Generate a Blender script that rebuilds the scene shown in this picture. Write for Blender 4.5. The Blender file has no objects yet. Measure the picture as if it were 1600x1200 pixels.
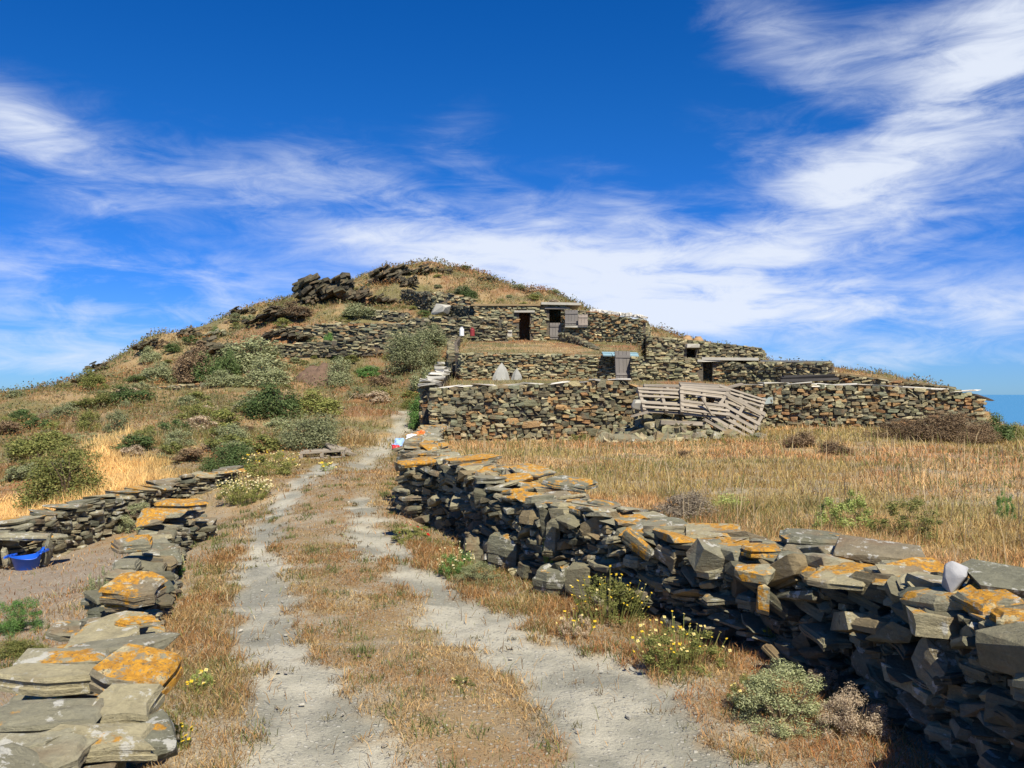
import bpy, bmesh, math, random
import numpy as np
from mathutils import Vector, Matrix, Euler
random.seed(7); RNG = np.random.default_rng(11)
S = bpy.context.scene
COL = S.collection

# ------------------------------------------------------------------ camera
F = 1350.0; HZ = 610.0; CAMZ = 1.6           # focal length and horizon row, in photo pixels (1600 wide)
cam = bpy.data.cameras.new('camera'); camo = bpy.data.objects.new('camera', cam); COL.objects.link(camo)
camo.location = (0, 0, CAMZ); camo.rotation_euler = (math.radians(90), 0, 0)
cam.sensor_fit = 'HORIZONTAL'; cam.sensor_width = 36; cam.lens = 36 * F / 1600
cam.shift_y = (HZ - 600) / 1600; cam.clip_start = 0.05; cam.clip_end = 60000
S.camera = camo

# ------------------------------------------------------------------ node expression helper
class NX:
    def __init__(s, nt): s.nt = nt
    def node(s, t, **kw):
        n = s.nt.nodes.new(t)
        for k, v in kw.items(): setattr(n, k, v)
        return n
    def put(s, sock, v):
        if isinstance(v, (int, float)): sock.default_value = v
        elif isinstance(v, (tuple, list)):
            sock.default_value = tuple(v) if len(sock.default_value) == len(v) else tuple(v) + (1,)
        else: s.nt.links.new(v, sock)
    def m(s, op, a, b=0.0, c=None, clamp=False):
        n = s.node('ShaderNodeMath', operation=op, use_clamp=clamp); s.put(n.inputs[0], a); s.put(n.inputs[1], b)
        if c is not None: s.put(n.inputs[2], c)
        return n.outputs[0]
    def add(s, a, b): return s.m('ADD', a, b)
    def sub(s, a, b): return s.m('SUBTRACT', a, b)
    def mul(s, a, b): return s.m('MULTIPLY', a, b)
    def div(s, a, b): return s.m('DIVIDE', a, b)
    def vm(s, op, a, b=None, sc=None):
        n = s.node('ShaderNodeVectorMath', operation=op); s.put(n.inputs[0], a)
        if b is not None: s.put(n.inputs[1], b)
        if sc is not None: s.put(n.inputs['Scale'], sc)
        return n.outputs[0]
    def sep(s, v):
        n = s.node('ShaderNodeSeparateXYZ'); s.put(n.inputs[0], v); return n.outputs
    def comb(s, x, y, z):
        n = s.node('ShaderNodeCombineXYZ')
        for i, v in enumerate((x, y, z)): s.put(n.inputs[i], v)
        return n.outputs[0]
    def noise(s, vec, scale, detail=4, rough=.55, dist=0.0):
        n = s.node('ShaderNodeTexNoise'); s.put(n.inputs['Vector'], vec); n.inputs['Scale'].default_value = scale
        n.inputs['Detail'].default_value = detail; n.inputs['Roughness'].default_value = rough; n.inputs['Distortion'].default_value = dist
        return n.outputs['Fac']
    def sstep(s, v, a, b, lo=0.0, hi=1.0):
        n = s.node('ShaderNodeMapRange', interpolation_type='SMOOTHSTEP'); s.put(n.inputs[0], v)
        for i, q in enumerate((a, b, lo, hi)): s.put(n.inputs[1 + i], q)
        return n.outputs[0]
    def mix(s, f, a, b, blend='MIX'):
        n = s.node('ShaderNodeMix', data_type='RGBA', blend_type=blend); s.put(n.inputs[0], f); s.put(n.inputs[6], a); s.put(n.inputs[7], b)
        return n.outputs[2]
    def ramp(s, f, stops, interp='LINEAR'):
        n = s.node('ShaderNodeValToRGB'); s.put(n.inputs[0], f); cr = n.color_ramp; cr.interpolation = interp
        while len(cr.elements) < len(stops): cr.elements.new(.5)
        for e, (p, c) in zip(cr.elements, stops): e.position = p; e.color = tuple(c) + (1,)
        return n.outputs[0]

# ------------------------------------------------------------------ world, sun, exposure
SUNV = Vector((.31, -.80, 1.12)).normalized()
SUN_EL = math.asin(SUNV.z); SUN_AZ = math.atan2(SUNV.x, SUNV.y)
W = bpy.data.worlds.new('World'); S.world = W; W.use_nodes = True
W.cycles.sampling_method = 'MANUAL'; W.cycles.sample_map_resolution = 256; W.node_tree.nodes.clear(); X = NX(W.node_tree)
sky = X.node('ShaderNodeTexSky', sky_type='NISHITA'); sky.sun_disc = False
sky.sun_elevation = SUN_EL; sky.sun_rotation = SUN_AZ; sky.altitude = 200; sky.air_density = 1.0; sky.dust_density = 0.0; sky.ozone_density = 6.0
hsv = X.node('ShaderNodeHueSaturation'); X.put(hsv.inputs['Color'], sky.outputs[0]); hsv.inputs['Saturation'].default_value = 1.32; hsv.inputs['Value'].default_value = 1.0
dirv = X.node('ShaderNodeTexCoord').outputs['Generated']
dx, dy, dz = X.sep(dirv)
el = X.m('ARCSINE', dz); az = X.m('ARCTAN2', dx, dy)
skyb = X.mix(1.0, hsv.outputs[0], X.mix(X.sstep(el, -.02, .34), (.25, .60, 1.32), (.48, .80, 1.15)), 'MULTIPLY')
pz = X.m('MAXIMUM', dz, .045)
pv = X.comb(X.div(dx, pz), X.div(dy, pz), 0.0)
def cloud_blob(px, py, rx, ry, ang, amp):
    """a soft elongated bank of cirrus at an azimuth / elevation"""
    u = (px - 800) / F; v = (HZ - py) / F
    a0 = math.atan(u); e0 = math.atan(v / math.hypot(1, u)); c, sn = math.cos(ang), math.sin(ang)
    da = X.sub(az, a0); de = X.sub(el, e0)
    p = X.div(X.add(X.mul(da, c), X.mul(de, sn)), rx / F); q = X.div(X.sub(X.mul(de, c), X.mul(da, sn)), ry / F)
    r = X.add(X.mul(p, p), X.mul(q, q))
    return X.mul(X.m('EXPONENT', X.mul(r, -1.0)), amp)
R_ = math.radians
blobs = [(1500, 190, 330, 95, R_(22), .62), (1250, 255, 150, 45, R_(-20), .34), (1190, 45, 130, 55, R_(-25), .42), (1560, 60, 120, 60, R_(40), .5),
         (640, 360, 250, 75, R_(-16), .40), (900, 400, 400, 80, R_(-6), .48), (1250, 390, 420, 70, R_(6), .42), (780, 300, 190, 40, R_(-30), .18),
         (110, 240, 190, 65, R_(-14), .5), (30, 190, 80, 40, R_(-30), .25), (140, 430, 260, 45, R_(-4), .5), (170, 330, 100, 25, R_(-24), .2), (120, 510, 330, 45, 0, .55),
         (1400, 490, 480, 40, R_(1), .58), (1350, 560, 520, 26, R_(1), .5), (1000, 470, 300, 45, 0, .45), (730, 215, 60, 60, R_(60), .16), (420, 330, 130, 45, R_(-25), .22), (560, 280, 160, 50, R_(-20), .2), (200, 400, 180, 30, R_(-8), .3), (960, 290, 120, 50, R_(-30), .22), (1400, 60, 160, 50, R_(20), .25), (60, 570, 300, 25, 0, .3)]
msk = None
for b in blobs:
    v = cloud_blob(*b[:5], b[5] * 1.12); msk = v if msk is None else X.add(msk, v)
away = X.sstep(X.m('ABSOLUTE', az), .62, .95)                    # the same kind of cirrus goes on round the rest of the sky
msk = X.add(msk, X.mul(away, X.mul(X.sstep(X.noise(pv, .35, 3), .45, .7), .45)))
sw = X.node('ShaderNodeMapping'); X.put(sw.inputs['Vector'], dirv); sw.inputs['Rotation'].default_value = (0, R_(-16), 0); sw.inputs['Scale'].default_value = (1.2, 1.2, 5.4)
wis = X.noise(sw.outputs[0], 3.0, 9, .57, .6)
sw2 = X.node('ShaderNodeMapping'); X.put(sw2.inputs['Vector'], dirv); sw2.inputs['Rotation'].default_value = (0, R_(24), 0); sw2.inputs['Scale'].default_value = (1.6, 1.6, 5.5)
wis2 = X.noise(sw2.outputs[0], 7.0, 9, .66, .8)
wv = X.add(X.mul(wis, .62), X.mul(wis2, .38))
cl = X.sstep(X.add(X.mul(msk, .76), X.mul(X.sub(wv, .5), X.add(.55, X.mul(msk, 3.3)))), .06, 1.08)
lowhaze = X.sstep(el, .0, .15, .12, .0)
cl = X.m('MAXIMUM', cl, lowhaze)
skc = X.mix(X.mul(cl, .92), skyb, (8.3, 8.9, 10.0))
bg = X.node('ShaderNodeBackground'); X.put(bg.inputs[0], skc); bg.inputs[1].default_value = .066
X.put(X.node('ShaderNodeOutputWorld').inputs[0], bg.outputs[0])
sl = bpy.data.lights.new('sun', 'SUN'); so = bpy.data.objects.new('sun', sl); COL.objects.link(so)
sl.energy = 4.8; sl.angle = R_(.5); sl.color = (1, .945, .84); so.rotation_euler = SUNV.to_track_quat('Z', 'Y').to_euler(); so.location = (20, -20, 40)
S.view_settings.view_transform = 'Standard'; S.view_settings.look = 'None'; S.view_settings.gamma = 1; S.view_settings.exposure = 0.6
S.view_settings.use_curve_mapping = False

# ------------------------------------------------------------------ scene helpers
def tag(o, label=None, cat=None, group=None, kind=None):
    if label: o['label'] = label
    if cat: o['category'] = cat
    if group: o['group'] = group
    if kind: o['kind'] = kind
    return o
def empty(name, loc, label=None, cat=None, group=None, rot=(0, 0, 0)):
    o = bpy.data.objects.new(name, None); COL.objects.link(o); o.location = loc; o.rotation_euler = rot; o.empty_display_size = .2
    return tag(o, label, cat, group)
def link(name, me, parent=None, mat=None):
    if mat is not None and not me.materials: me.materials.append(mat)
    o = bpy.data.objects.new(name, me); COL.objects.link(o)
    if parent is not None: o.parent = parent
    return o
def np_mesh(name, V, T, mat=None, cols=None, quads=False, smooth=False):
    me = bpy.data.meshes.new(name); k = 4 if quads else 3
    V = np.asarray(V, np.float32); T = np.asarray(T, np.int32)
    me.vertices.add(len(V)); me.vertices.foreach_set('co', V.ravel())
    me.loops.add(T.size); me.loops.foreach_set('vertex_index', T.ravel())
    me.polygons.add(len(T)); me.polygons.foreach_set('loop_start', np.arange(len(T), dtype=np.int32) * k)
    if cols is not None:
        a = me.color_attributes.new('Col', 'FLOAT_COLOR', 'POINT')
        c = np.ones((len(V), 4), np.float32); c[:, :3] = cols; a.data.foreach_set('color', c.ravel())
    me.update(); me.validate(); me.polygons.foreach_set('use_smooth', np.full(len(me.polygons), smooth, bool)); me.update()
    if mat: me.materials.append(mat)
    return me

# ------------------------------------------------------------------ noise in numpy
def vnoise(x, y, seed=0):
    xi = np.floor(x); yi = np.floor(y); fx = x - xi; fy = y - yi
    fx = fx * fx * (3 - 2 * fx); fy = fy * fy * (3 - 2 * fy)
    def h(a, b):
        v = np.sin(a * 127.1 + b * 311.7 + seed * 74.7) * 43758.5453
        return v - np.floor(v)
    return (h(xi, yi) * (1 - fx) + h(xi + 1, yi) * fx) * (1 - fy) + (h(xi, yi + 1) * (1 - fx) + h(xi + 1, yi + 1) * fx) * fy
def fbm(x, y, sc, oct=4, seed=0):
    x = np.asarray(x, float) * sc; y = np.asarray(y, float) * sc; t = 0; a = 1; n = 0
    for k in range(oct):
        t = t + a * vnoise(x + k * 17.3, y - k * 9.1, seed + k); n += a; a *= .5; x = x * 2.03; y = y * 2.03
    return t / n
def sm(v, a, b):
    t = np.clip((v - a) / (b - a), 0, 1); return t * t * (3 - 2 * t)

# ------------------------------------------------------------------ terrain
def P(px, py, d): return ((px - 800) / F * d, d, CAMZ + (HZ - py) / F * d)
class RBF:
    def __init__(s, pts, c=1.5):
        p = np.array(pts, float); s.p = p[:, :2]; s.c = c; n = len(p)
        D = np.sqrt(((s.p[:, None] - s.p[None]) ** 2).sum(-1) + c * c) - c
        A = np.zeros((n + 3, n + 3)); A[:n, :n] = D - np.eye(n) * .02; A[:n, n] = 1; A[:n, n + 1:] = s.p; A[n, :n] = 1; A[n + 1:, :n] = s.p.T
        s.w = np.linalg.solve(A, np.concatenate([p[:, 2], [0, 0, 0]]))
    def __call__(s, x, y):
        x = np.asarray(x, float); sh = x.shape; q = np.stack([x.ravel(), np.asarray(y, float).ravel()], 1)
        out = np.empty(len(q)); n = len(s.p)
        for i in range(0, len(q), 20000):
            b = q[i:i + 20000]
            D = np.sqrt(((b[:, None] - s.p[None]) ** 2).sum(-1) + s.c ** 2) - s.c
            out[i:i + 20000] = D @ s.w[:n] + s.w[n] + b @ s.w[n + 1:]
        return out.reshape(sh)
low_pts = [(0, -8, 0), (-8, -8, -.5), (8, -8, 0), (-1.6, -2, .02), (1.7, -2, .02), (-.3, 3, 0), (1.5, 3.5, .03), (-.8, 3.5, .02), (-1.3, 4, .05), (-2.1, 5.6, .04), (.2, 6, 0), (-1, 6, 0),
           (-1, 9, 0), (-2.6, 8.5, .03), (-1.6, 10, .02), (-3, 11, .02), (-2, 13, .0), (-3.5, 14, .04), (-2.5, 17, 0.05), (-4, 19, .06), (-2, 20, .12),
           (-2.2, 3.2, -.05), (-3.2, 5.6, -.15), (-4.6, 7.5, -.3), (-5.8, 10, -.52), (-4.4, 10.5, -.35), (-7.5, 12.2, -.75), (-9, 9, -.8), (-6, 4, -.4), (-4.5, 12.5, -.35),
           (30, 0, -1.5), (20, 36, -2), (40, 20, -3), (18, 45, -1.5), (45, 45, -12), (0, 110, 1), (-45, 20, -12), (-30, 8, -7), (-60, 50, -22), (-50, 90, -16), (45, 90, -12)]
low_px = [(600, 690, 24), (640, 650, 30), (560, 640, 31), (620, 640, 33), (560, 600, 39), (600, 585, 41), (600, 560, 44), (520, 590, 41), (660, 590, 38), (690, 540, 44), (700, 525, 46),
          (430, 640, 29), (330, 700, 20), (250, 740, 18), (150, 700, 22), (60, 760, 18), (10, 810, 15.5), (130, 780, 15.5), (250, 640, 31), (100, 650, 33), (300, 600, 40), (420, 590, 41),
          (240, 531, 52), (170, 566, 50), (120, 602, 47), (0, 632, 44), (310, 507, 55), (380, 481, 58), (480, 462, 61), (300, 560, 46), (200, 600, 41), (440, 548, 47.3), (540, 548, 47.4), (650, 545, 47.4),
          (440, 512, 48.8), (540, 507, 48.8), (650, 505, 48.8), (400, 550, 47), (350, 520, 52), (500, 485, 53), (600, 480, 53), (560, 450, 59), (580, 424, 65), (640, 413, 67), (690, 416, 67), (740, 426, 66),
          (800, 446, 62), (860, 464, 58), (905, 480, 55), (960, 500, 54), (1010, 517, 53), (1100, 538, 52), (1190, 563, 52), (800, 478, 50), (740, 485, 51), (690, 492, 50), (860, 484, 50), (640, 490, 51),
          (1300, 585, 50), (1450, 605, 48), (760, 448, 58), (700, 455, 58)]
low_pts += [P(*p) for p in low_px]
low_pts += [(P(px, 0, d + dd)[0] * 1.0, d + dd, P(px, py, d)[2] - dz) for px, py, d, dd, dz in
            [(0, 632, 44, 14, 6), (120, 602, 47, 14, 6), (240, 531, 52, 14, 6), (380, 481, 58, 16, 6), (480, 462, 61, 18, 6), (640, 413, 67, 18, 5), (740, 426, 66, 18, 5), (905, 480, 55, 20, 5), (1100, 538, 52, 20, 5), (-200, 645, 40, 10, 4)]]
low_pts += [P(-200, 645, 38), P(-150, 760, 22), P(-100, 680, 30)]
LOW = RBF(low_pts)
FIELD = RBF([(2.3, -6, .5), (2.4, 2, .5), (2.3, 4.5, .5), (1.6, 6.3, .46), (.6, 8.3, .5), (-.7, 11, .52), (-1.3, 16, .42)] +
            [P(*p) for p in [(700, 692, 22.6), (900, 690, 22.2), (1080, 683, 21.8), (1200, 670, 22.2), (1540, 682, 21.3), (1600, 668, 28), (1800, 668, 28), (1300, 735, 12), (1000, 738, 12), (1600, 740, 12), (1600, 845, 6.3)]] + [(30, 10, .3), (30, -6, .3), (30, 28, .3)])
WALLR = [(1.95, -6), (1.9, 0), (1.82, 2.4), (1.79, 3.7), (1.77, 4.32), (1.62, 4.85), (1.32, 5.4), (.91, 6.14), (.5, 6.75), (.16, 7.3), (-.3, 8.3), (-.57, 9.5), (-1.0, 10.35), (-1.44, 10.8)]
poly_field = [(2.6, -9), (2.4, 0), (2.3, 2.4), (2.25, 3.8), (2.2, 4.6), (2.0, 5.1), (1.65, 5.75), (1.25, 6.5), (.85, 7.1), (.5, 7.7), (.05, 8.7), (-.25, 9.8), (-.6, 10.7), (-1.15, 11.5), (-1.6, 16), (-2.0, 23.2), (3.2, 22.8), (6, 22.8), (11.8, 21.9), (13.4, 30), (40, 31), (40, -9)]
poly_yard = [(-2.0, 23.35), (3.2, 22.9), (6, 22.9), (11.5, 22.0), (12.4, 27), (13, 32), (4.8, 32.3), (-2.3, 32.3)]
poly_up = [(-2.35, 32.4), (5, 32.4), (6, 41), (5, 47.5), (-2.3, 47)]
poly_up2 = [(5, 31.5), (12.6, 30.8), (13.2, 41), (6, 41)]
def sdist(poly, x, y):
    x = np.asarray(x, float); y = np.asarray(y, float); d2 = np.full(x.shape, 1e9); ins = np.zeros(x.shape, bool); n = len(poly)
    for i in range(n):
        ax, ay = poly[i]; bx, by = poly[(i + 1) % n]; ex, ey = bx - ax, by - ay
        t = np.clip(((x - ax) * ex + (y - ay) * ey) / (ex * ex + ey * ey), 0, 1)
        d2 = np.minimum(d2, (x - ax - t * ex) ** 2 + (y - ay - t * ey) ** 2)
        c = ((ay > y) != (by > y)); 
        with np.errstate(divide='ignore', invalid='ignore'):
            ins ^= c & (x < (bx - ax) * (y - ay) / (by - ay if by != ay else 1e-9) + ax)
    d = np.sqrt(d2); return np.where(ins, d, -d)
def height(x, y, detail=True):
    x = np.asarray(x, float); y = np.asarray(y, float)
    r = np.hypot(x, y)
    z = LOW(x, y)
    if detail:
        amp = np.clip((r - 12) / 40, 0, 1)
        z = z + amp * ((fbm(x, y, .35, 4, 3) - .5) * 1.1 + (fbm(x, y, 1.3, 3, 8) - .5) * .35) + (fbm(x, y, 1.6, 3, 5) - .5) * .10 * np.clip(r / 6, .4, 1)
    fd = sdist(poly_field, x, y); f = sm(fd, -.12, .2)
    zf = FIELD(x, y) + ((fbm(x, y, .9, 3, 6) - .5) * .14 if detail else 0)
    z = z * (1 - f) + zf * f
    f = sm(sdist(poly_yard, x, y), -.12, .12); z = z * (1 - f) + (1.52 + (y - 23) * .055 - np.maximum(0, x - 6) * .05) * f
    f = sm(sdist(poly_up, x, y), -.1, .12); z = z * (1 - f) + (2.9 + (y - 32.4) * .1) * f
    f = sm(sdist(poly_up2, x, y), -.1, .12); z = z * (1 - f) + (2.45 + (y - 31) * .05 - np.maximum(0, x - 8) * .06) * f
    return z
def h1(x, y): return float(height(np.array([x]), np.array([y]))[0])
_T = np.concatenate([np.linspace(1.5, 12, 260), np.linspace(12.05, 110, 900)])
def hit(px, py):
    """where the sight line through a photo pixel meets the ground"""
    x = (px - 800) / F * _T; z = CAMZ + (HZ - py) / F * _T
    g = height(x, _T) >= z
    if not g.any(): return None
    t = _T[int(np.argmax(g))]; xx = (px - 800) / F * t
    return (xx, t, h1(xx, t))

# ------------------------------------------------------------------ wheel tracks (outlines in the photo, carried to the ground)
def g0(px, py): d = CAMZ * F / (py - HZ); return ((px - 800) / F * d, d)
rutL = [g0(*p) for p in [(330, 1420), (365, 1200), (372, 1100), (362, 1000), (365, 900), (385, 820), (432, 770), (500, 727), (530, 727), (472, 772), (436, 830), (440, 900), (478, 1000), (560, 1100), (592, 1200), (650, 1420)]]
rutR = [g0(*p) for p in [(960, 1420), (885, 1200), (760, 1060), (650, 960), (590, 885), (528, 845), (540, 800), (545, 780), (585, 778), (600, 830), (680, 890), (775, 950), (1000, 1060), (1190, 1200), (1400, 1420)]]
rutF = [P(565, 705, 22)[:2], P(600, 690, 25)[:2], P(610, 655, 30)[:2], P(625, 640, 33)[:2], P(655, 640, 32)[:2], P(655, 672, 27)[:2], P(632, 705, 22)[:2], P(560, 760, 15)[:2], P(535, 760, 15)[:2], P(530, 735, 18)[:2]]
def trackmask(x, y):
    x = np.asarray(x, float); y = np.asarray(y, float)
    n = (fbm(x, y, 2.0, 4, 21) - .5) * .5 + (fbm(x, y, 8, 4, 22) - .5) * .34 - .005
    a = np.maximum(sdist(rutL, x, y), sdist(rutR, x, y)); b = sdist(rutF, x, y)
    return np.maximum(sm(a + n, -.06, .12), .9 * sm(b + n * 1.8, -.1, .5))
def gold(x, y):                                                   # bright ripe grass beyond the lower left wall
    return sm(sdist([P(-150, 830, 14)[:2], P(-150, 770, 19)[:2], P(110, 770, 16.5)[:2], P(130, 690, 24)[:2], P(210, 690, 24)[:2], P(215, 740, 19)[:2], P(270, 760, 16)[:2], P(160, 790, 14.5)[:2], P(60, 830, 13)[:2]], x, y) + (fbm(x, y, .8, 3, 31) - .5) * 1.6, -.3, .5)
C_ = np.array
STRAW, RUST, OLIVE, GREEN, GOLD, BROWN, DUST, EARTH = map(C_, [(.50, .335, .145), (.36, .17, .065), (.20, .19, .06), (.085, .12, .03), (.70, .49, .20), (.16, .095, .05), (.395, .365, .275), (.235, .18, .115)])
def lerp(a, b, t): return a * (1 - t[..., None]) + b * t[..., None]
def veg_colour(x, y, seed=0):
    """colour of the dead and living grass at a place: patches shared by soil and blades"""
    x = np.asarray(x, float); y = np.asarray(y, float)
    a = fbm(x, y, .22, 4, 41); b = fbm(x, y, .5, 4, 47); c = fbm(x, y, 1.7, 3, 53)
    col = np.broadcast_to(STRAW, x.shape + (3,)).copy()
    col = lerp(col, RUST, sm(a + (c - .5) * .5, .42, .56) * .95)
    col = lerp(col, OLIVE, sm(b + (c - .5) * .5, .44, .58) * .85 * np.clip((np.hypot(x, y) - 9) / 14, .22, 1))
    col = lerp(col, GOLD, gold(x, y))
    infield = sm(sdist(poly_field, x, y), -.1, .3)
    fc = lerp(np.broadcast_to(C_((.58, .385, .17)), x.shape + (3,)).copy(), RUST * 1.35, sm(b + (c - .5) * .6, .42, .66) * .7)
    fc = lerp(fc, OLIVE * 1.5, sm(fbm(x, y, .3, 3, 61) + .05 * sm(x, 4, 9), .53, .66) * .55)
    return lerp(col, fc, infield)
def soil_colour(x, y):
    v = veg_colour(x, y); r = np.hypot(x, y)
    s = lerp(v * .8, np.broadcast_to(EARTH, v.shape), sm(fbm(x, y, 2.6, 4, 71), .42, .62) * np.clip(1.1 - r / 45, .25, .8)) * (1 - .22 * sm(r, 20, 32))[..., None]
    s = lerp(s, np.broadcast_to(C_((.25, .18, .095)), v.shape), .8 * (1 - sm(r, 9, 22)) * (1 - .6 * sm(sdist(poly_field, x, y), 0, .3)))
    s = lerp(s, np.broadcast_to(C_((.33, .285, .20)), v.shape), sm(fbm(x, y, 3.2, 4, 73), .5, .66) * .7 * (1 - sm(r, 8, 20)))
    yard = sm(sdist([(-2.0, 3.2), (-2.7, 5.6), (-3.3, 7.5), (-4.0, 10.5), (-6, 12), (-9, 11), (-10, 3), (-3, 0)], x, y), -.3, .4)
    s = lerp(s, np.broadcast_to(C_((.27, .215, .15)), v.shape), yard * .85)
    t = trackmask(x, y)
    d = lerp(np.broadcast_to(DUST, v.shape).copy(), C_((.225, .215, .165)), sm(fbm(x, y, 2.1, 5, 77), .42, .62) * .9)
    return lerp(s, d, t)

# ------------------------------------------------------------------ materials
def new_mat(name):
    m = bpy.data.materials.new(name); m.use_nodes = True; m.node_tree.nodes.clear(); return m, NX(m.node_tree)
def finish(m, x, col, rough=.85, bump=None, bstr=.3, bdist=.01, spec=.25, transl=0.0):
    p = x.node('ShaderNodeBsdfPrincipled'); x.put(p.inputs['Base Color'], col); x.put(p.inputs['Roughness'], rough); p.inputs['Specular IOR Level'].default_value = spec
    if bump is not None:
        b = x.node('ShaderNodeBump'); b.inputs['Strength'].default_value = bstr; b.inputs['Distance'].default_value = bdist; x.put(b.inputs['Height'], bump); x.put(p.inputs['Normal'], b.outputs[0])
    out = p.outputs[0]
    if transl:
        t = x.node('ShaderNodeBsdfTranslucent'); x.put(t.inputs[0], col); mx = x.node('ShaderNodeMixShader'); mx.inputs[0].default_value = transl
        x.put(mx.inputs[1], out); x.put(mx.inputs[2], t.outputs[0]); out = mx.outputs[0]
    x.put(x.node('ShaderNodeOutputMaterial').inputs[0], out); return m
def rnd(x):
    return x.m('FRACT', x.add(x.node('ShaderNodeObjectInfo').outputs['Random'], x.mul(x.node('ShaderNodeNewGeometry').outputs['Random Per Island'], 7.31)))
def stone_mat(name, stops, lichen=0.0, grain=1.0, dark=1.0):
    m, x = new_mat(name); geo = x.node('ShaderNodeNewGeometry'); pos = geo.outputs['Position']; r = rnd(x)
    base = x.ramp(r, stops, 'CONSTANT')
    pv = x.vm('ADD', pos, x.comb(x.mul(r, 13.0), x.mul(r, 7.0), x.mul(r, 5.0)))
    st = x.vm('MULTIPLY', pv, (1.0, 1.0, 4.0))
    n1 = x.noise(st, 7 * grain, 6, .65); n2 = x.noise(pv, 48 * grain, 6, .78); n3 = x.noise(pv, 3 * grain, 3)
    val = x.add(-.08, x.add(x.mul(n1, 1.1), x.mul(n2, 1.05)))
    col = x.mix(1.0, base, x.comb(val, val, val), 'MULTIPLY')
    col = x.mix(x.mul(x.sstep(n3, .52, .68), .55), col, (.20, .125, .065))                     # iron staining
    col = x.mix(x.mul(x.sstep(x.noise(pv, 16 * grain, 5, .7), .60, .72), .55), col, (.42, .41, .35))  # pale crust lichen
    if lichen:
        nz = x.sep(geo.outputs['Normal'])[2]
        l = x.add(x.noise(pv, 4.2, 5, .62), x.mul(nz, .10)); thr = .74 - lichen * .30
        f = x.mul(x.sstep(l, thr, thr + .05), x.sstep(x.noise(pv, 28, 4, .7), .36, .46))
        oc = x.mix(x.sstep(x.noise(pv, 30, 4, .7), .35, .65), (.58, .29, .03), (.36, .17, .025)); oc = x.mix(x.sstep(x.noise(pv, 17, 4), .55, .66), oc, (.48, .40, .22)); oc = x.mix(x.sstep(x.noise(pv, 70, 3, .7), .56, .66), oc, (.16, .12, .06))
        col = x.mix(x.mul(x.sstep(x.noise(x.vm('ADD', pv, (5.0, 3.0, 9.0)), 9, 5, .7), .57, .62), .75), col, (.52, .50, .42))
        col = x.mix(f, col, oc)
    return finish(m, x, col, .82, x.add(x.mul(n1, 1.0), x.mul(n2, .6)), .8, .03 / grain, .25)
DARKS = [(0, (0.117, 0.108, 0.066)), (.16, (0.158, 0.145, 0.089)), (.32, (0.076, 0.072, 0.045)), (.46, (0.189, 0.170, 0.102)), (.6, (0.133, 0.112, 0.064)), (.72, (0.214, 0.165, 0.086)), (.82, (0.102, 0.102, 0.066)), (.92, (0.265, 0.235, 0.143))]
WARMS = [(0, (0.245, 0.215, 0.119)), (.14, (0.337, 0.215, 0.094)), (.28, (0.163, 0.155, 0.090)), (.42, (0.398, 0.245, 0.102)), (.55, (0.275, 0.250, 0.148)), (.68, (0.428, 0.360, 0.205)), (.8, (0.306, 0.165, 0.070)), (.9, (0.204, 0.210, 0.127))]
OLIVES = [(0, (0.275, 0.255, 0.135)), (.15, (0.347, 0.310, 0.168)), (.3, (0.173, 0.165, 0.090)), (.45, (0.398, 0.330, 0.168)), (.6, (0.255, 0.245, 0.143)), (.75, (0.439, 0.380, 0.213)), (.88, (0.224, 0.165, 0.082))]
TOPS = [(0, (0.255, 0.235, 0.152)), (.2, (0.337, 0.305, 0.193)), (.4, (0.199, 0.190, 0.123)), (.6, (0.388, 0.335, 0.193)), (.8, (0.255, 0.210, 0.127))]
ROCKS_ = [(0, (0.122, 0.100, 0.057)), (.3, (0.082, 0.070, 0.045)), (.6, (0.163, 0.135, 0.078)), (.8, (0.102, 0.090, 0.049))]
TOPS = [(p_, tuple(c_ * .86 for c_ in q_)) for p_, q_ in TOPS]
ROCKS = [(p_, tuple(c_ * .85 for c_ in q_)) for p_, q_ in ROCKS_]
M_DARK = stone_mat('schist_dark', DARKS, .0); M_SLAB = stone_mat('schist_slab', TOPS, 0.12); M_LICH = stone_mat('schist_orange_lichen', TOPS, .80); M_LICH2 = stone_mat('schist_some_lichen', TOPS, .54)
M_WARM = stone_mat('stone_warm', WARMS, 0, .6); M_OLV = stone_mat('stone_olive', OLIVES, 0, .5); M_ROCK = stone_mat('outcrop_rock', ROCKS, 0, .6)
M_CORE = stone_mat('wall_core', [(0, (.095, .085, .062)), (.5, (.11, .092, .064))], 0, 1)
def plain_mat(name, col, rough=.8, var=.35, scale=8, bstr=.2, stretch=(1, 1, 1), spec=.3, bdist=.01):
    m, x = new_mat(name); pos = x.node('ShaderNodeTexCoord').outputs['Object']; v = x.vm('MULTIPLY', pos, stretch); n = x.noise(v, scale, 5, .6); n2 = x.noise(pos, scale * .25, 3)
    k = x.add(1 - var * .9, x.add(x.mul(n, var), x.mul(n2, var * .8))); r = x.node('ShaderNodeObjectInfo').outputs['Random']; k = x.mul(k, x.add(.85, x.mul(r, .3)))
    return finish(m, x, x.mix(1, col, x.comb(k, k, k), 'MULTIPLY'), rough, n, bstr, bdist, spec)
M_WOOD = plain_mat('weathered_wood', (.29, .245, .18), .85, .5, 14, .3, (1, 9, 9))
M_WOODD = plain_mat('old_grey_door_wood', (.19, .17, .145), .85, .5, 10, .3, (6, 6, 1))
M_BLACKW = plain_mat('charred_beam', (.045, .04, .035), .8, .4, 9, .2)
M_WHITE = plain_mat('whitewash', (.56, .52, .43), .85, .4, 5, .3)
M_CONC = plain_mat('pale_concrete', (.42, .39, .31), .9, .4, 5, .3)
M_QUARTZ = plain_mat('quartz', (.36, .35, .33), .7, .8, 12, .4)
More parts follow.
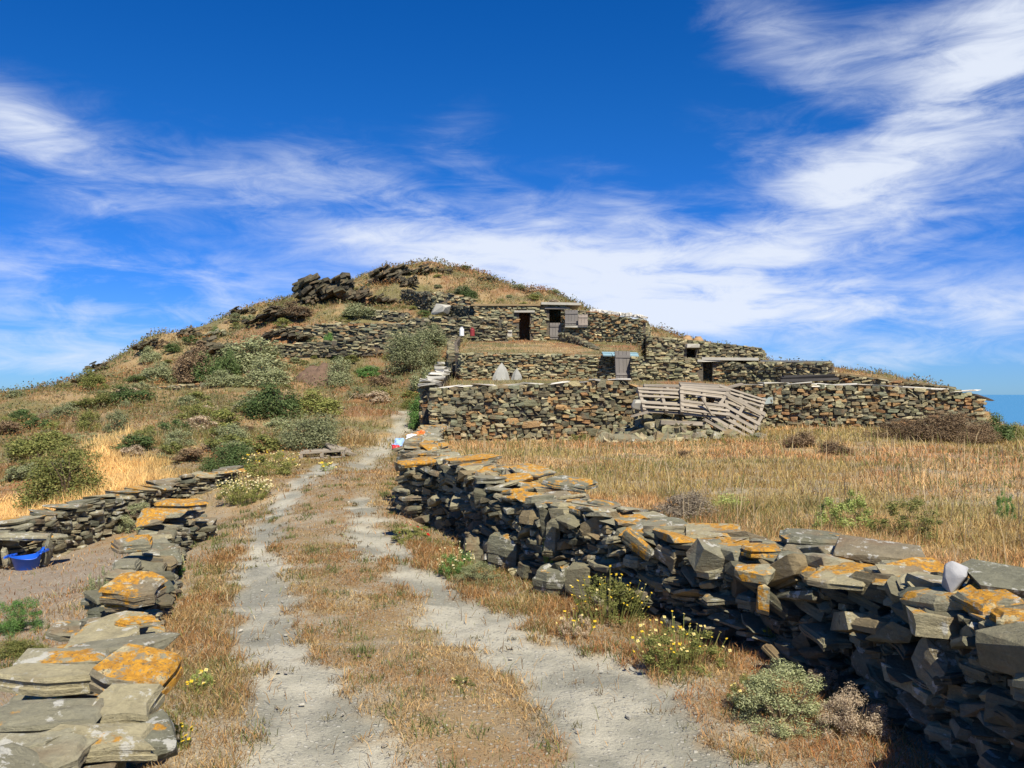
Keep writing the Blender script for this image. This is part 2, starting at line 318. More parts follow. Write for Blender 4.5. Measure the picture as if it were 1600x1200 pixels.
M_BLUE = plain_mat('blue_plastic', (.012, .10, .55), .35, .15, 5, .05, spec=.5)
M_LBLUE = plain_mat('faded_blue_sheet', (.24, .36, .38), .6, .25, 4, .05)
M_RED = plain_mat('red_plastic', (.55, .03, .025), .4, .15, 5, .05); M_ORANGE = plain_mat('orange_plastic', (.75, .16, .03), .45, .15, 5, .05); M_PALEB = plain_mat('pale_blue_plastic', (.3, .45, .68), .5, .2, 5, .05)
M_MAROON = plain_mat('dark_red_drum', (.22, .03, .03), .5, .2, 5, .05); M_WPLAST = plain_mat('white_plastic', (.7, .7, .68), .5, .12, 5, .05); M_POT = plain_mat('clay_pot', (.42, .26, .12), .8, .3, 5, .1)
M_PALES = plain_mat('pale_slab', (.33, .32, .27), .8, .4, 4, .3); M_STEM = plain_mat('stem', (.14, .10, .06), .9, .3, 9, .1); M_DUNG = plain_mat('brown_earth_heap', (.15, .095, .06), .95, .9, 5, 1.0, bdist=.12)
def vcol_mat(name, transl=.25, rough=.85):
    m, x = new_mat(name); a = x.node('ShaderNodeVertexColor'); a.layer_name = 'Col'; return finish(m, x, a.outputs[0], rough, spec=.15, transl=transl)
M_GRASS = vcol_mat('grass_blades', .4)
M_PETAL = vcol_mat('petals', .2)
def leaf_mat(name, c1, c2, c3):
    m, x = new_mat(name); r = rnd(x); oi = x.node('ShaderNodeObjectInfo').outputs['Random']
    col = x.ramp(r, [(0, c1), (.45, c2), (1, c3)]); k = x.add(1.3, x.mul(oi, .8)); return finish(m, x, x.mix(1, col, x.comb(k, k, k), 'MULTIPLY'), .7, spec=.2, transl=.25)
LEAF = {'grey': leaf_mat('leaf_grey_green', (.095, .105, .045), (.16, .17, .078), (.25, .25, .13)), 'dark': leaf_mat('leaf_dark_green', (.03, .05, .016), (.055, .085, .024), (.11, .135, .045)),
        'olive': leaf_mat('leaf_olive', (.075, .085, .02), (.125, .135, .035), (.21, .195, .06)), 'brown': leaf_mat('leaf_dead_brown', (.07, .047, .026), (.115, .076, .04), (.18, .125, .07)),
        'bright': leaf_mat('leaf_bright', (.035, .085, .018), (.07, .14, .03), (.13, .21, .06)), 'dry': leaf_mat('leaf_dry', (.17, .125, .075), (.26, .20, .125), (.36, .29, .2)), 'lime': leaf_mat('leaf_lime', (.12, .15, .03), (.21, .25, .06), (.33, .36, .12)), 'ash': leaf_mat('leaf_ash', (.14, .11, .075), (.21, .17, .115), (.29, .24, .17))}

# ground material: soil colour from the sheet, with grit
def ground_mat():
    m, x = new_mat('ground'); a = x.node('ShaderNodeVertexColor'); a.layer_name = 'Col'; pos = x.node('ShaderNodeNewGeometry').outputs['Position']
    n1 = x.noise(pos, 9, 6, .7); n2 = x.noise(pos, 60, 4, .7); n3 = x.noise(pos, 1.7, 4, .6)
    k = x.add(.36, x.add(x.mul(n1, .55), x.add(x.mul(n2, .4), x.mul(n3, .32))))
    col = x.mix(1, a.outputs[0], x.comb(k, k, k), 'MULTIPLY')
    col = x.mix(x.mul(x.sstep(x.noise(pos, 26, 5, .75), .58, .7), .45), col, (.13, .115, .09))
    v = x.node('ShaderNodeTexVoronoi'); x.put(v.inputs['Vector'], x.vm('ADD', pos, x.vm('SCALE', x.comb(n1, n2, n3), sc=.03))); v.inputs['Scale'].default_value = 42
    cell = x.sep(v.outputs['Color'])[0]; peb = x.mul(x.sstep(cell, .62, .66), x.sstep(v.outputs['Distance'], .5, .3))
    g2 = x.noise(pos, 130, 3, .8); kk = x.add(.62, x.mul(g2, .76)); col = x.mix(1, col, x.comb(kk, kk, kk), 'MULTIPLY')
    pc = x.add(.75, x.mul(x.sep(v.outputs['Color'])[1], .8)); col = x.mix(x.mul(peb, .7), col, x.mix(1, (.33, .31, .25), x.comb(pc, pc, pc), 'MULTIPLY'))
    b = x.add(x.add(x.mul(n1, 1.0), x.mul(n2, .5)), x.mul(peb, .35))
    return finish(m, x, col, .95, b, .7, .03, .15)
M_GROUND = ground_mat()

# ------------------------------------------------------------------ the ground sheet
def lines(segs):
    out = []
    for a, b, st in segs:
        n = max(1, int(round((b - a) / st))); out += list(np.linspace(a, b, n, endpoint=False))
    return np.array(out + [segs[-1][1]])
gx = lines([(-160, -70, 9), (-70, -40, 2.5), (-40, -16, .6), (-16, -5, .25), (-5, 4, .07), (4, 16, .22), (16, 30, .7), (30, 60, 3), (60, 160, 10)])
gy = lines([(-30, -4, 2.5), (-4, 2, .3), (2, 12, .075), (12, 24, .16), (24, 50, .3), (50, 72, .5), (72, 110, 2), (110, 200, 9)])
GX, GY = np.meshgrid(gx, gy); GZ = height(GX, GY)
edge = np.maximum(np.abs(GX) / 70, np.abs(GY - 50) / 90); GZ = GZ - np.clip(edge - .8, 0, 9) ** 1 * 60
tm = trackmask(GX, GY); GZ = GZ - .025 * tm * (np.hypot(GX, GY) < 30)
GC = soil_colour(GX, GY)
nxn, nyn = len(gx), len(gy); idx = np.arange(nxn * nyn).reshape(nyn, nxn)
Q = np.stack([idx[:-1, :-1], idx[:-1, 1:], idx[1:, 1:], idx[1:, :-1]], -1).reshape(-1, 4)
V = np.stack([GX, GY, GZ], -1).reshape(-1, 3); CC = GC.reshape(-1, 3)
fcx = V[Q].mean(1); ft = tm.ravel()[Q].mean(1); ff = sdist(poly_field, fcx[:, 0], fcx[:, 1])
isT = (ft > .5) & (ff < 0); isF = (ff > 0) & ~isT; fy = sdist(poly_yard, fcx[:, 0], fcx[:, 1]); fu = np.maximum(sdist(poly_up, fcx[:, 0], fcx[:, 1]), sdist(poly_up2, fcx[:, 0], fcx[:, 1]))
isY = ((fy > 0) | (fu > 0)) & ~isT & ~isF; isH = ~(isT | isF | isY) & (fcx[:, 1] > 19); isG = ~(isT | isF | isY | isH)
for nm, mk, lab, cat in [('dirt_track', isT, 'pale grey dusty pair of wheel ruts running up the hill track', 'track'), ('field', isF, 'dry grass field behind the long right wall', 'field'), ('yard_ground', isY, 'dry ground of the terraced yards around the stone sheds', 'ground'),
                         ('hillside', isH, 'rust and olive coloured rocky hill rising behind', 'hill'), ('ground', isG, 'dry earth verge beside the track and lower ground', 'ground')]:
    q = Q[mk]; u, inv = np.unique(q, return_inverse=True)
    tag(link(nm, np_mesh(nm, V[u], inv.reshape(-1, 4), M_GROUND, CC[u], quads=True, smooth=True)), lab, cat, kind='structure')
def sea():
    m, x = new_mat('sea_water'); pos = x.node('ShaderNodeNewGeometry').outputs['Position']
    finish(m, x, (.06, .20, .36), .9, x.noise(pos, .05, 4), .1, 1.0, .1)
    me = np_mesh('sea', [(-30000, -30000, -150), (30000, -30000, -150), (30000, 30000, -150), (-30000, 30000, -150)], [(0, 1, 2, 3)], m, quads=True)
    tag(link('sea', me), 'hazy blue sea reaching the horizon far behind the hill', 'sea', kind='structure')
sea()

# ------------------------------------------------------------------ stones
def hull_stone(seed, npts, bev=0.0, flat=.5, sq=.42):
    r = random.Random(seed); bm = bmesh.new()
    for i in range(npts):
        v = Vector((r.gauss(0, 1), r.gauss(0, 1), r.gauss(0, 1))).normalized()
        p = Vector([math.copysign(abs(c) ** sq, c) for c in v]); p *= r.uniform(.82, 1.0)
        bm.verts.new(p * .5)
    h = bmesh.ops.convex_hull(bm, input=bm.verts)
    bmesh.ops.delete(bm, geom=[g for g in h['geom_interior'] if isinstance(g, bmesh.types.BMVert)], context='VERTS')
    bmesh.ops.dissolve_limit(bm, angle_limit=.16, verts=bm.verts, edges=bm.edges)
    if bev: bmesh.ops.bevel(bm, geom=list(bm.edges), offset=bev, segments=1, affect='EDGES', profile=.6)
    bmesh.ops.triangulate(bm, faces=bm.faces)
    me = bpy.data.meshes.new('stone'); bm.to_mesh(me); bm.free()
    V = np.array([v.co[:] for v in me.vertices]); lo, hi = V.min(0), V.max(0)
    V = (V - (lo + hi) / 2) / (hi - lo); me.vertices.foreach_set('co', V.ravel().astype(np.float32)); me.update()
    return me
HERO = [hull_stone(100 + i, 26, .010) for i in range(18)]
def lam_stone(seed):
    """a schist slab: irregular outline, split edges stepping in and out, uneven top"""
    r = random.Random(seed); n = r.choice((9, 10, 11)); th = [(i + r.uniform(-.3, .3)) * 2 * math.pi / n for i in range(n)]
    rad = [r.uniform(.78, 1.05) / max(abs(math.cos(t)), abs(math.sin(t)), .72) for t in th]; lv = [0, .12, .14, .42, .46, .72, .76, 1.0]; VV = []; sc = 1; tx, ty = r.uniform(-.16, .16), r.uniform(-.16, .16)
    for k, z in enumerate(lv):
        if k % 2 == 0: sc = r.uniform(.84, 1.0) * (.9 if k in (0,) else 1); jt = [r.uniform(.93, 1.05) for _ in th]
        e = sc * (.9 if k == len(lv) - 1 else 1)
        for t, q, j in zip(th, rad, jt): VV.append((math.cos(t) * q * e * j, math.sin(t) * q * e * j, z + (tx * math.cos(t) + ty * math.sin(t)) * z + r.uniform(-.02, .02)))
    Q = []
    for k in range(len(lv) - 1):
        for i in range(n): a, b = k * n + i, k * n + (i + 1) % n; Q += [(a, b, b + n), (a, b + n, a + n)]
    top = (len(lv) - 1) * n; m = len(VV)
    for i in range(n): v = VV[top + i]; VV.append((v[0] * .55 + r.uniform(-.08, .08), v[1] * .55 + r.uniform(-.08, .08), v[2] + r.uniform(-.08, .10)))
    VV += [(r.uniform(-.1, .1), r.uniform(-.1, .1), 1 + r.uniform(-.08, .1)), (0, 0, 0)]
    for i in range(n):
        a, b = top + i, top + (i + 1) % n; c, d_ = m + i, m + (i + 1) % n; Q += [(a, b, d_), (a, d_, c), (c, d_, m + n), ((i + 1) % n, i, m + n + 1)]
    VV = np.array(VV); lo, hi = VV.min(0), VV.max(0); VV = (VV - (lo + hi) / 2) / (hi - lo)
    return np_mesh('stone', VV, Q)
LAM = [lam_stone(700 + i) for i in range(16)]
HERO = HERO[:7] + LAM
def prism_stone(seed):
    """a split, sharp edged slab"""
    r = random.Random(seed); n = r.choice((5, 6, 6, 7)); VV = []; tx, ty = r.uniform(-.3, .3), r.uniform(-.3, .3); th = [(i + r.uniform(-.3, .3)) * 2 * math.pi / n for i in range(n)]; rad = [1 / max(abs(math.cos(t)), abs(math.sin(t)), .74) * r.uniform(.8, 1.05) for t in th]
    for z in (0, .5, 1):
        e = r.uniform(.86, 1.0)
        for t, q in zip(th, rad): VV.append((math.cos(t) * q * e * r.uniform(.92, 1.06), math.sin(t) * q * e * r.uniform(.92, 1.06), z + z * (tx * math.cos(t) + ty * math.sin(t)) + r.uniform(-.06, .06)))
    Q = []
    for k in (0, 1):
        for i in range(n): a, b = k * n + i, k * n + (i + 1) % n; Q += [(a, b, b + n), (a, b + n, a + n)]
    for i in range(1, n - 1): Q += [(2 * n, 2 * n + i, 2 * n + i + 1), (0, i + 1, i)]
    VV = np.array(VV); lo, hi = VV.min(0), VV.max(0); return np_mesh('stone', (VV - (lo + hi) / 2) / (hi - lo), Q)
MID = [hull_stone(300 + i, 12, sq=.34) for i in range(7)] + [prism_stone(500 + i) for i in range(14)]
_cache = {}
def sm_mesh(me, mat):
    k = (me.name, mat.name)
    if k not in _cache:
        c = me.copy(); c.name = 'stone'; c.materials.clear(); c.materials.append(mat); _cache[k] = c
    return _cache[k]
_arr = {}
def arr(me):
    if me.name not in _arr:
        V = np.array([v.co[:] for v in me.vertices]); T = np.array([p.vertices[:] for p in me.polygons]); _arr[me.name] = (V, T)
    return _arr[me.name]
class Pile:
    """collects stone placements of one thing: the largest to the eye become parts, the rest one joined part"""
    def __init__(s, root, variants): s.root = root; s.v = variants; s.items = []
    def add(s, loc, size, rot, mat, var=None, name='stone'):
        s.items.append((Vector(loc), Vector(size), Euler(rot, 'XYZ') if not isinstance(rot, Matrix) else rot, mat, var or random.choice(s.v), name))
    def build(s, nparts=300, stuff_name='small_stones'):
        inv = s.root.matrix_basis.inverted()
        key = lambda it: -(it[1].x * max(it[1].z, it[1].y)) / max(1, (it[0] - Vector((0, 0, CAMZ))).length_squared)
        its = sorted(s.items, key=key); rest = {}
        for i, (l, sz, ro, mat, var, nm) in enumerate(its):
            M = inv @ Matrix.Translation(l) @ (ro.to_matrix().to_4x4() if isinstance(ro, Euler) else ro.to_4x4()) @ Matrix.Diagonal((sz.x, sz.y, sz.z, 1))
            if i < nparts:
                o = link(nm, sm_mesh(var, mat), s.root); o.matrix_basis = M
            else: rest.setdefault(mat.name, [mat, []])[1].append((M, var))
        for mat, lst in rest.values():
            Vs = []; Ts = []; n = 0
            for M, var in lst:
                V, T = arr(var); A = np.array(M); Vs.append(V @ A[:3, :3].T + A[:3, 3]); Ts.append(T + n); n += len(V)
            o = link(stuff_name, np_mesh(stuff_name, np.concatenate(Vs), np.concatenate(Ts), mat), s.root); o['kind'] = 'stuff'
def resample(path, vals, step):
    p = np.array(path, float); seg = np.hypot(*np.diff(p, axis=0).T); cs = np.concatenate([[0], np.cumsum(seg)])
    n = max(2, int(cs[-1] / step) + 1); t = np.linspace(0, cs[-1], n)
    return t, np.interp(t, cs, p[:, 0]), np.interp(t, cs, p[:, 1]), np.interp(t, cs, np.array(vals, float)), cs[-1]
def box_mesh(name, boxes, mat, jit=0):
    Vs = []; Ts = []; n = 0
    for c, s, R in boxes:
        v = np.array([(a, b, d) for a in (-.5, .5) for b in (-.5, .5) for d in (-.5, .5)]) * np.array(s)
        if jit: v = v + RNG.normal(0, jit, v.shape)
        v = v @ np.array(R).T + np.array(c)
        Vs.append(v); Ts.append(np.array([(0, 1, 3, 2), (4, 6, 7, 5), (0, 4, 5, 1), (2, 3, 7, 6), (0, 2, 6, 4), (1, 5, 7, 3)]) + n); n += 8
    return np_mesh(name, np.concatenate(Vs), np.concatenate(Ts), mat, quads=True)
I3 = np.eye(3)
def rotz(a): c, s = math.cos(a), math.sin(a); return np.array([(c, -s, 0), (s, c, 0), (0, 0, 1)])
def stone_wall(root, path, tops, thick, ch, ln, mats, bases=None, side=1, openings=(), caps=None, variants=MID, tilt=.10, rough=.03, nparts=300, big=.0, depth=None, ends=(True, True), core=True, wob=.04, skip=.02, pile=None, build=True, drop=.12, fill=(1.08, 1.35)):
    """dry stone wall along a path; its seen face lies to the right (side=1) of the path; openings = (s0, s1, z0, z1)"""
    t, xs, ys, zt, L = resample(path, tops, .05)
    zt = zt + (fbm(t, t * 0 + L, 1.5, 3, 5) - .5) * wob * 2
    if bases is None:
        dxs = np.gradient(xs); dys = np.gradient(ys); nn = np.hypot(dxs, dys) + 1e-9
        zb = height(xs + side * dys / nn * thick * .55, ys - side * dxs / nn * thick * .55) - drop
    else: zb = resample(path, bases, .05)[3] - drop
    pile = pile or Pile(root, variants); dep = depth or thick * .55
    def at(s):
        x = np.interp(s, t, xs); y = np.interp(s, t, ys); e = .06
        hx = np.interp(min(L, s + e), t, xs) - np.interp(max(0, s - e), t, xs); hy = np.interp(min(L, s + e), t, ys) - np.interp(max(0, s - e), t, ys)
        a = math.atan2(hy, hx); return x, y, a
    H = float((zt - zb).max()); f = [0.0]
    while f[-1] < 1:
        f.append(f[-1] + random.uniform(*ch) / H)
    f = np.array(f) / f[-1] if len(f) > 2 else np.array([0, 1.0])
    def blocked(s, z, hl, hh):
        return any(s + hl > o[0] and s - hl < o[1] and z + hh > o[2] and z - hh < o[3] for o in openings)
    for k in range(len(f) - 1):
        s = random.uniform(-.1, 0) * ln[1]
        while s < L:
            l = random.triangular(ln[0], ln[1], ln[0] * .7 + ln[1] * .3); sc = s + l / 2; s += l
            if sc > L + .02 or random.random() < skip: continue
            sc = min(max(sc, 0), L); b0 = np.interp(sc, t, zb); t0 = np.interp(sc, t, zt); wv = math.sin(sc * 2.1 + k * .6) * .25 / max(3, len(f))
            h = (f[k + 1] - f[k]) * (t0 - b0); z = b0 + ((f[k] + f[k + 1]) / 2 + wv * min(k, len(f) - 2 - k) * .3) * (t0 - b0)
            if h < .012 or blocked(sc, z, l * .35, h * .3): continue
            x, y, a = at(sc); hh = h * random.uniform(*fill); pr = random.gauss(0, rough)
            if random.random() < big: hh *= random.uniform(1.6, 2.3); l *= random.uniform(1.2, 1.7); pr += rough * .8
            nx_, ny_ = side * math.sin(a), -side * math.cos(a); off = thick / 2 - dep / 2 + pr
            pile.add((x + nx_ * off, y + ny_ * off, z), (l * random.uniform(1.0, 1.15), dep, hh), (random.gauss(0, tilt * .6), random.gauss(0, tilt), a + random.gauss(0, tilt * 1.2)), random.choice(mats))
    for e, s0 in zip(ends, (0.0, L)):
        if not e: continue
        x, y, a = at(s0); b0 = np.interp(s0, t, zb); t0 = np.interp(s0, t, zt); nw = max(1, int(thick / (sum(ln) / 2)))
        for k in range(len(f) - 1):
            h = (f[k + 1] - f[k]) * (t0 - b0); z = b0 + (f[k] + f[k + 1]) / 2 * (t0 - b0)
            for j in range(nw):
                q = ((j + .5) / nw - .5) * thick + random.gauss(0, .03); d = dep * .5 * (1 if s0 == 0 else -1)
                pile.add((x + math.cos(a) * d - math.sin(a) * q, y + math.sin(a) * d + math.cos(a) * q, z), (dep, thick / nw * 1.1, h * random.uniform(.95, 1.25)), (random.gauss(0, tilt), random.gauss(0, tilt), a + random.gauss(0, tilt)), random.choice(mats))
    if caps:
        s = 0
        while s < L:
            l = random.uniform(*caps['l']); sc = min(s + l / 2, L); s += l * caps.get('step', .8); x, y, a = at(sc); z = np.interp(sc, t, zt); hh = random.uniform(*caps['h'])
            if blocked(sc, z - .1, l * .3, .1): continue
            rows = caps.get('rows', 1)
            for j in range(rows):
                w = thick * random.uniform(.75, 1.15) / rows * (1.1 if rows > 1 else 1); off = ((j + .5) / rows - .5) * thick + random.gauss(0, .04)
                nx_, ny_ = side * math.sin(a), -side * math.cos(a)
                pile.add((x + nx_ * off, y + ny_ * off, z + hh * random.uniform(.1, .6)), (l * random.uniform(.9, 1.2), w, hh), (random.gauss(0, .09), random.gauss(0, .10), a + random.gauss(0, .3)), random.choice(caps['mats']), name='cap_stone')
    if core:
        n = len(t); hx = np.gradient(xs); hy = np.gradient(ys); nn = np.hypot(hx, hy) + 1e-9; rx = hy / nn; ry = -hx / nn
        loc = np.array(root.location); it = thick / 2 - min(.09, thick * .22)
        cuts = sorted(set([0.0, L] + [min(max(c, 0), L) for o in openings for c in (o[0], o[1])])); bx = []
        def strip(a0, a1, lo, hi):
            ii = np.unique(np.concatenate([[a0], t[(t > a0) & (t < a1)][::6], [a1]])); X_ = np.interp(ii, t, xs); Y_ = np.interp(ii, t, ys); RX = np.interp(ii, t, rx); RY = np.interp(ii, t, ry)
            lo_ = np.interp(ii, t, zb) - .1 if lo is None else np.full(len(ii), lo); hi_ = np.interp(ii, t, zt) - .05 if hi is None else np.full(len(ii), hi)
            vs = np.concatenate([np.stack([X_ + sg * RX * it, Y_ + sg * RY * it, zz], 1) for sg, zz in ((1, lo_), (1, hi_), (-1, hi_), (-1, lo_))]) - loc; m = len(ii); q = []
            for j in range(4):
                for i in range(m - 1): q.append((j * m + i, j * m + i + 1, ((j + 1) % 4) * m + i + 1, ((j + 1) % 4) * m + i))
            q += [(0, m, 2 * m, 3 * m), (4 * m - 1, 3 * m - 1, 2 * m - 1, m - 1)]
            return vs, q
        VV = []; QQ = []; nv = 0
        for a0, a1 in zip(cuts[:-1], cuts[1:]):
            if a1 - a0 < .01: continue
            mid = (a0 + a1) / 2; op = [o for o in openings if o[0] < mid < o[1]]
            pieces = [(None, None)] if not op else ([(None, op[0][2])] if op[0][2] > np.interp(mid, t, zb) + .1 else []) + ([(op[0][3], None)] if op[0][3] < np.interp(mid, t, zt) - .06 else [])
            for lo, hi in pieces:
                vs, q = strip(a0, a1, lo, hi); VV.append(vs); QQ += [tuple(i + nv for i in f_) for f_ in q]; nv += len(vs)
        if VV:
            o = link('rubble_core', np_mesh('rubble_core', np.concatenate(VV), QQ, M_CORE, quads=True), root)
    if build: pile.build(nparts)
    return pile

# ------------------------------------------------------------------ near right wall, corner and return
def offset_path(path, d):
    p = np.array(path, float); g = np.gradient(p, axis=0); n = np.hypot(g[:, 0], g[:, 1])[:, None]; g = g / n
    return [(a + gy_ * d, b - gx_ * d) for (a, b), (gx_, gy_) in zip(p, g)]
RT = .56
front = WALLR[::-1]                                        # far corner first, coming towards the camera
ctr = offset_path(front, -RT / 2)
tops = [.80, .76, .74, .70, .64, .62, .58, .56, .60, .66, .72, .76, .76, .76]
rw = empty('dry_stone_wall', (ctr[6][0], ctr[6][1], 0), 'long dark dry stone wall topped with orange lichen slabs along right of track', 'wall')
pl = stone_wall(rw, ctr, tops, RT, (.035, .085), (.08, .30), [M_DARK, M_DARK, M_SLAB], variants=HERO + MID, tilt=.26, rough=.045, big=.15, depth=.24, fill=(.85, 1.2), ends=(True, False), build=False, skip=.03,
                caps=dict(l=(.16, .36), h=(.035, .085), mats=[M_SLAB, M_SLAB, M_LICH2, M_LICH], rows=2, step=.52))
stone_wall(rw, ctr, [q - .03 for q in tops], RT - .05, (.022, .045), (.04, .12), [M_DARK, M_SLAB, M_SLAB], variants=MID, tilt=.3, rough=.02, depth=.16, ends=(False, False), core=False, build=False, pile=pl, skip=.45)
def on_wall(px, py, z): d = (CAMZ - z) * F / (py - HZ); return ((px - 800) / F * d, d, z)
# slabs that stand out: pixel of the middle, height, size, turn, material
for px, py, z, sx, sy, sz, rt, mt in [(1275, 842, .66, .52, .34, .09, (.06, .05, -.3), M_SLAB), (1375, 862, .68, .58, .34, .10, (.12, .1, -.45), M_SLAB), (1310, 905, .64, .34, .26, .06, (.1, -.05, -.5), M_LICH2), (1470, 935, .66, .34, .24, .10, (.35, .2, -.6), M_LICH),
                                      (1560, 955, .68, .36, .2, .14, (.5, .25, -.4), M_LICH), (1590, 915, .78, .5, .34, .12, (.1, .05, -.4), M_SLAB), (1050, 862, .50, .22, .2, .16, (.3, .4, -.9), M_SLAB), (1000, 850, .52, .36, .12, .12, (.2, .5, -.7), M_LICH),
                                      (1110, 870, .54, .26, .22, .2, (.5, .3, .2), M_SLAB), (1180, 895, .55, .26, .2, .09, (.2, .1, -.4), M_LICH), (1150, 830, .62, .6, .3, .1, (.05, .12, -.5), M_SLAB), (930, 790, .66, .56, .3, .07, (.05, .05, -.7), M_SLAB),
                                      (830, 735, .80, .5, .4, .07, (.1, .15, -.7), M_LICH2), (890, 755, .74, .55, .4, .1, (.05, .1, -.5), M_LICH2), (740, 717, .84, .75, .3, .07, (.05, -.1, .2), M_LICH), (650, 722, .84, .5, .35, .07, (.1, -.08, .3), M_LICH), (1195, 935, .42, .1, .1, .2, (.1, .2, -.5), M_LICH)]:
    pl.add(on_wall(px, py, z), (sx * .86, sy * .86, sz * .9), rt, mt, name='cap_stone')
for px, py, d, sx, sy, sz, rt, mt in [(863, 838, 7.0, .13, .14, .34, (.1, .06, .2), M_SLAB), (852, 815, 7.1, .10, .12, .26, (0, -.1, .2), M_DARK), (795, 858, 7.75, .36, .3, .3, (.1, .1, -.5), M_SLAB), (868, 905, 6.9, .32, .3, .26, (.15, .05, -.7), M_SLAB),
                                      (745, 862, 8.2, .28, .25, .28, (0, 0, .3), M_DARK), (910, 905, 6.6, .2, .2, .26, (0, .1, -.6), M_DARK), (1470, 1035, 3.62, .2, .16, .2, (.1, .55, -1.2), M_SLAB), (1400, 985, 3.95, .3, .14, .10, (0, -.2, -1.2), M_DARK), (1345, 998, 4.2, .1, .1, .04, (0, .2, -1.2), M_LICH)]:
    pl.add(P(px, py, d), (sx, sy, sz), rt, mt)
qz = P(1490, 903, 3.72); pl.add(qz, (.10, .10, .135), (.3, .2, .9), M_QUARTZ, hull_stone(999, 26, .03, sq=.5), name='white_stone')
pl.build(300)
rw2 = empty('dry_stone_wall', (-1.6, 16, .3), 'far stretch of dry stone wall running back from the wall corner to the yard', 'wall')
stone_wall(rw2, [(-1.95, 22.7), (-1.85, 19), (-1.62, 16), (-1.35, 13), (-1.18, 11.2)], [.62, .66, .74, .80, .82], .5, (.06, .12), (.12, .34), [M_DARK, M_SLAB], variants=MID, tilt=.14, big=.1, ends=(False, True), nparts=260,
           caps=dict(l=(.3, .6), h=(.05, .09), mats=[M_SLAB, M_LICH2, M_LICH], rows=2, step=.7))

# ------------------------------------------------------------------ near left wall: broad slabs
lw = empty('dry_stone_wall', (-2.0, 4.5, 0), 'low tumbled slab wall with bright orange lichen at left of track', 'wall')
lpath = [(-1.35, .6), (-1.4, 2.0), (-1.62, 3.0), (-2.0, 4.0), (-2.32, 4.9), (-2.62, 5.8), (-3.05, 7.2), (-3.45, 8.4), (-3.7, 9.4), (-3.75, 10.2)]
lt = [.40, .40, .38, .13, .06, .16, .17, .15, .2, .05]
lp = stone_wall(lw, lpath, lt, .46, (.05, .10), (.14, .36), [M_SLAB, M_DARK], variants=HERO, tilt=.12, rough=.04, big=.08, depth=.26, ends=(False, True), build=False)
stone_wall(lw, lpath, lt, .46, (.06, .11), (.16, .4), [M_SLAB, M_DARK], variants=HERO, tilt=.12, rough=.04, depth=.26, side=-1, ends=(False, False), core=False, build=False, pile=lp)
random.seed(21)
for i in range(72):                                          # slabs laid across the top
    s = i / 71; k = s * (len(lpath) - 1); j = min(int(k), len(lpath) - 2); u = k - j
    if .36 < s < .5 and random.random() < .6: continue
    x = lpath[j][0] * (1 - u) + lpath[j + 1][0] * u; y = lpath[j][1] * (1 - u) + lpath[j + 1][1] * u; z = lt[j] * (1 - u) + lt[j + 1] * u
    lp.add((x + random.uniform(-.16, .16), y + random.uniform(-.05, .05), z + random.uniform(-.02, .05)), (random.uniform(.16, .44) * (1.1 - .35 * s), random.uniform(.12, .26), random.uniform(.03, .10)), (random.gauss(0, .18), random.gauss(0, .18), random.gauss(.1, .5)), random.choice([M_SLAB, M_SLAB, M_DARK, M_DARK, M_LICH2]), name='slab')
for px, py, z, sx, sy, sz, rt, mt in [(212, 1052, .47, .32, .24, .13, (.25, .04, -.1), M_LICH), (195, 1105, .45, .24, .22, .1, (.2, .05, .1), M_SLAB), (75, 1060, .44, .5, .2, .09, (.1, .05, .15), M_SLAB), (60, 1125, .44, .46, .2, .08, (.1, -.05, .1), M_SLAB), (150, 1160, .43, .4, .16, .08, (.1, .1, .3), M_SLAB), (40, 1180, .43, .4, .2, .08, (.1, 0, 0), M_SLAB), (235, 1150, .40, .18, .26, .08, (.2, .1, .5), M_SLAB),
                                      (100, 1030, .40, .4, .16, .07, (.05, .05, .1), M_LICH2), (212, 918, .33, .34, .3, .14, (.2, .05, -.1), M_LICH), (205, 850, .34, .36, .26, .1, (.1, -.05, .1), M_LICH), (195, 885, .30, .22, .2, .08, (.1, 0, 0), M_SLAB), (190, 900, .28, .2, .18, .08, (.1, 0, 0), M_SLAB), (285, 788, .34, .6, .3, .12, (.1, -.03, .05), M_LICH), (255, 803, .30, .46, .25, .1, (.05, .05, .15), M_LICH), (235, 815, .26, .28, .2, .08, (.1, 0, .2), M_LICH),
                                      (170, 985, .16, .4, .5, .08, (.1, -.15, .2), M_SLAB), (215, 972, .20, .26, .12, .05, (.1, 0, .4), M_LICH), (190, 1012, .2, .6, .2, .07, (.05, -.08, .3), M_SLAB), (185, 945, .22, .16, .16, .06, (.1, 0, .2), M_LICH), (110, 985, .06, .26, .26, .08, (.1, .1, .3), M_SLAB)]:
    lp.add(on_wall(px, py, z), (sx, sy, sz), rt, mt, name='slab')
lp.build(300)

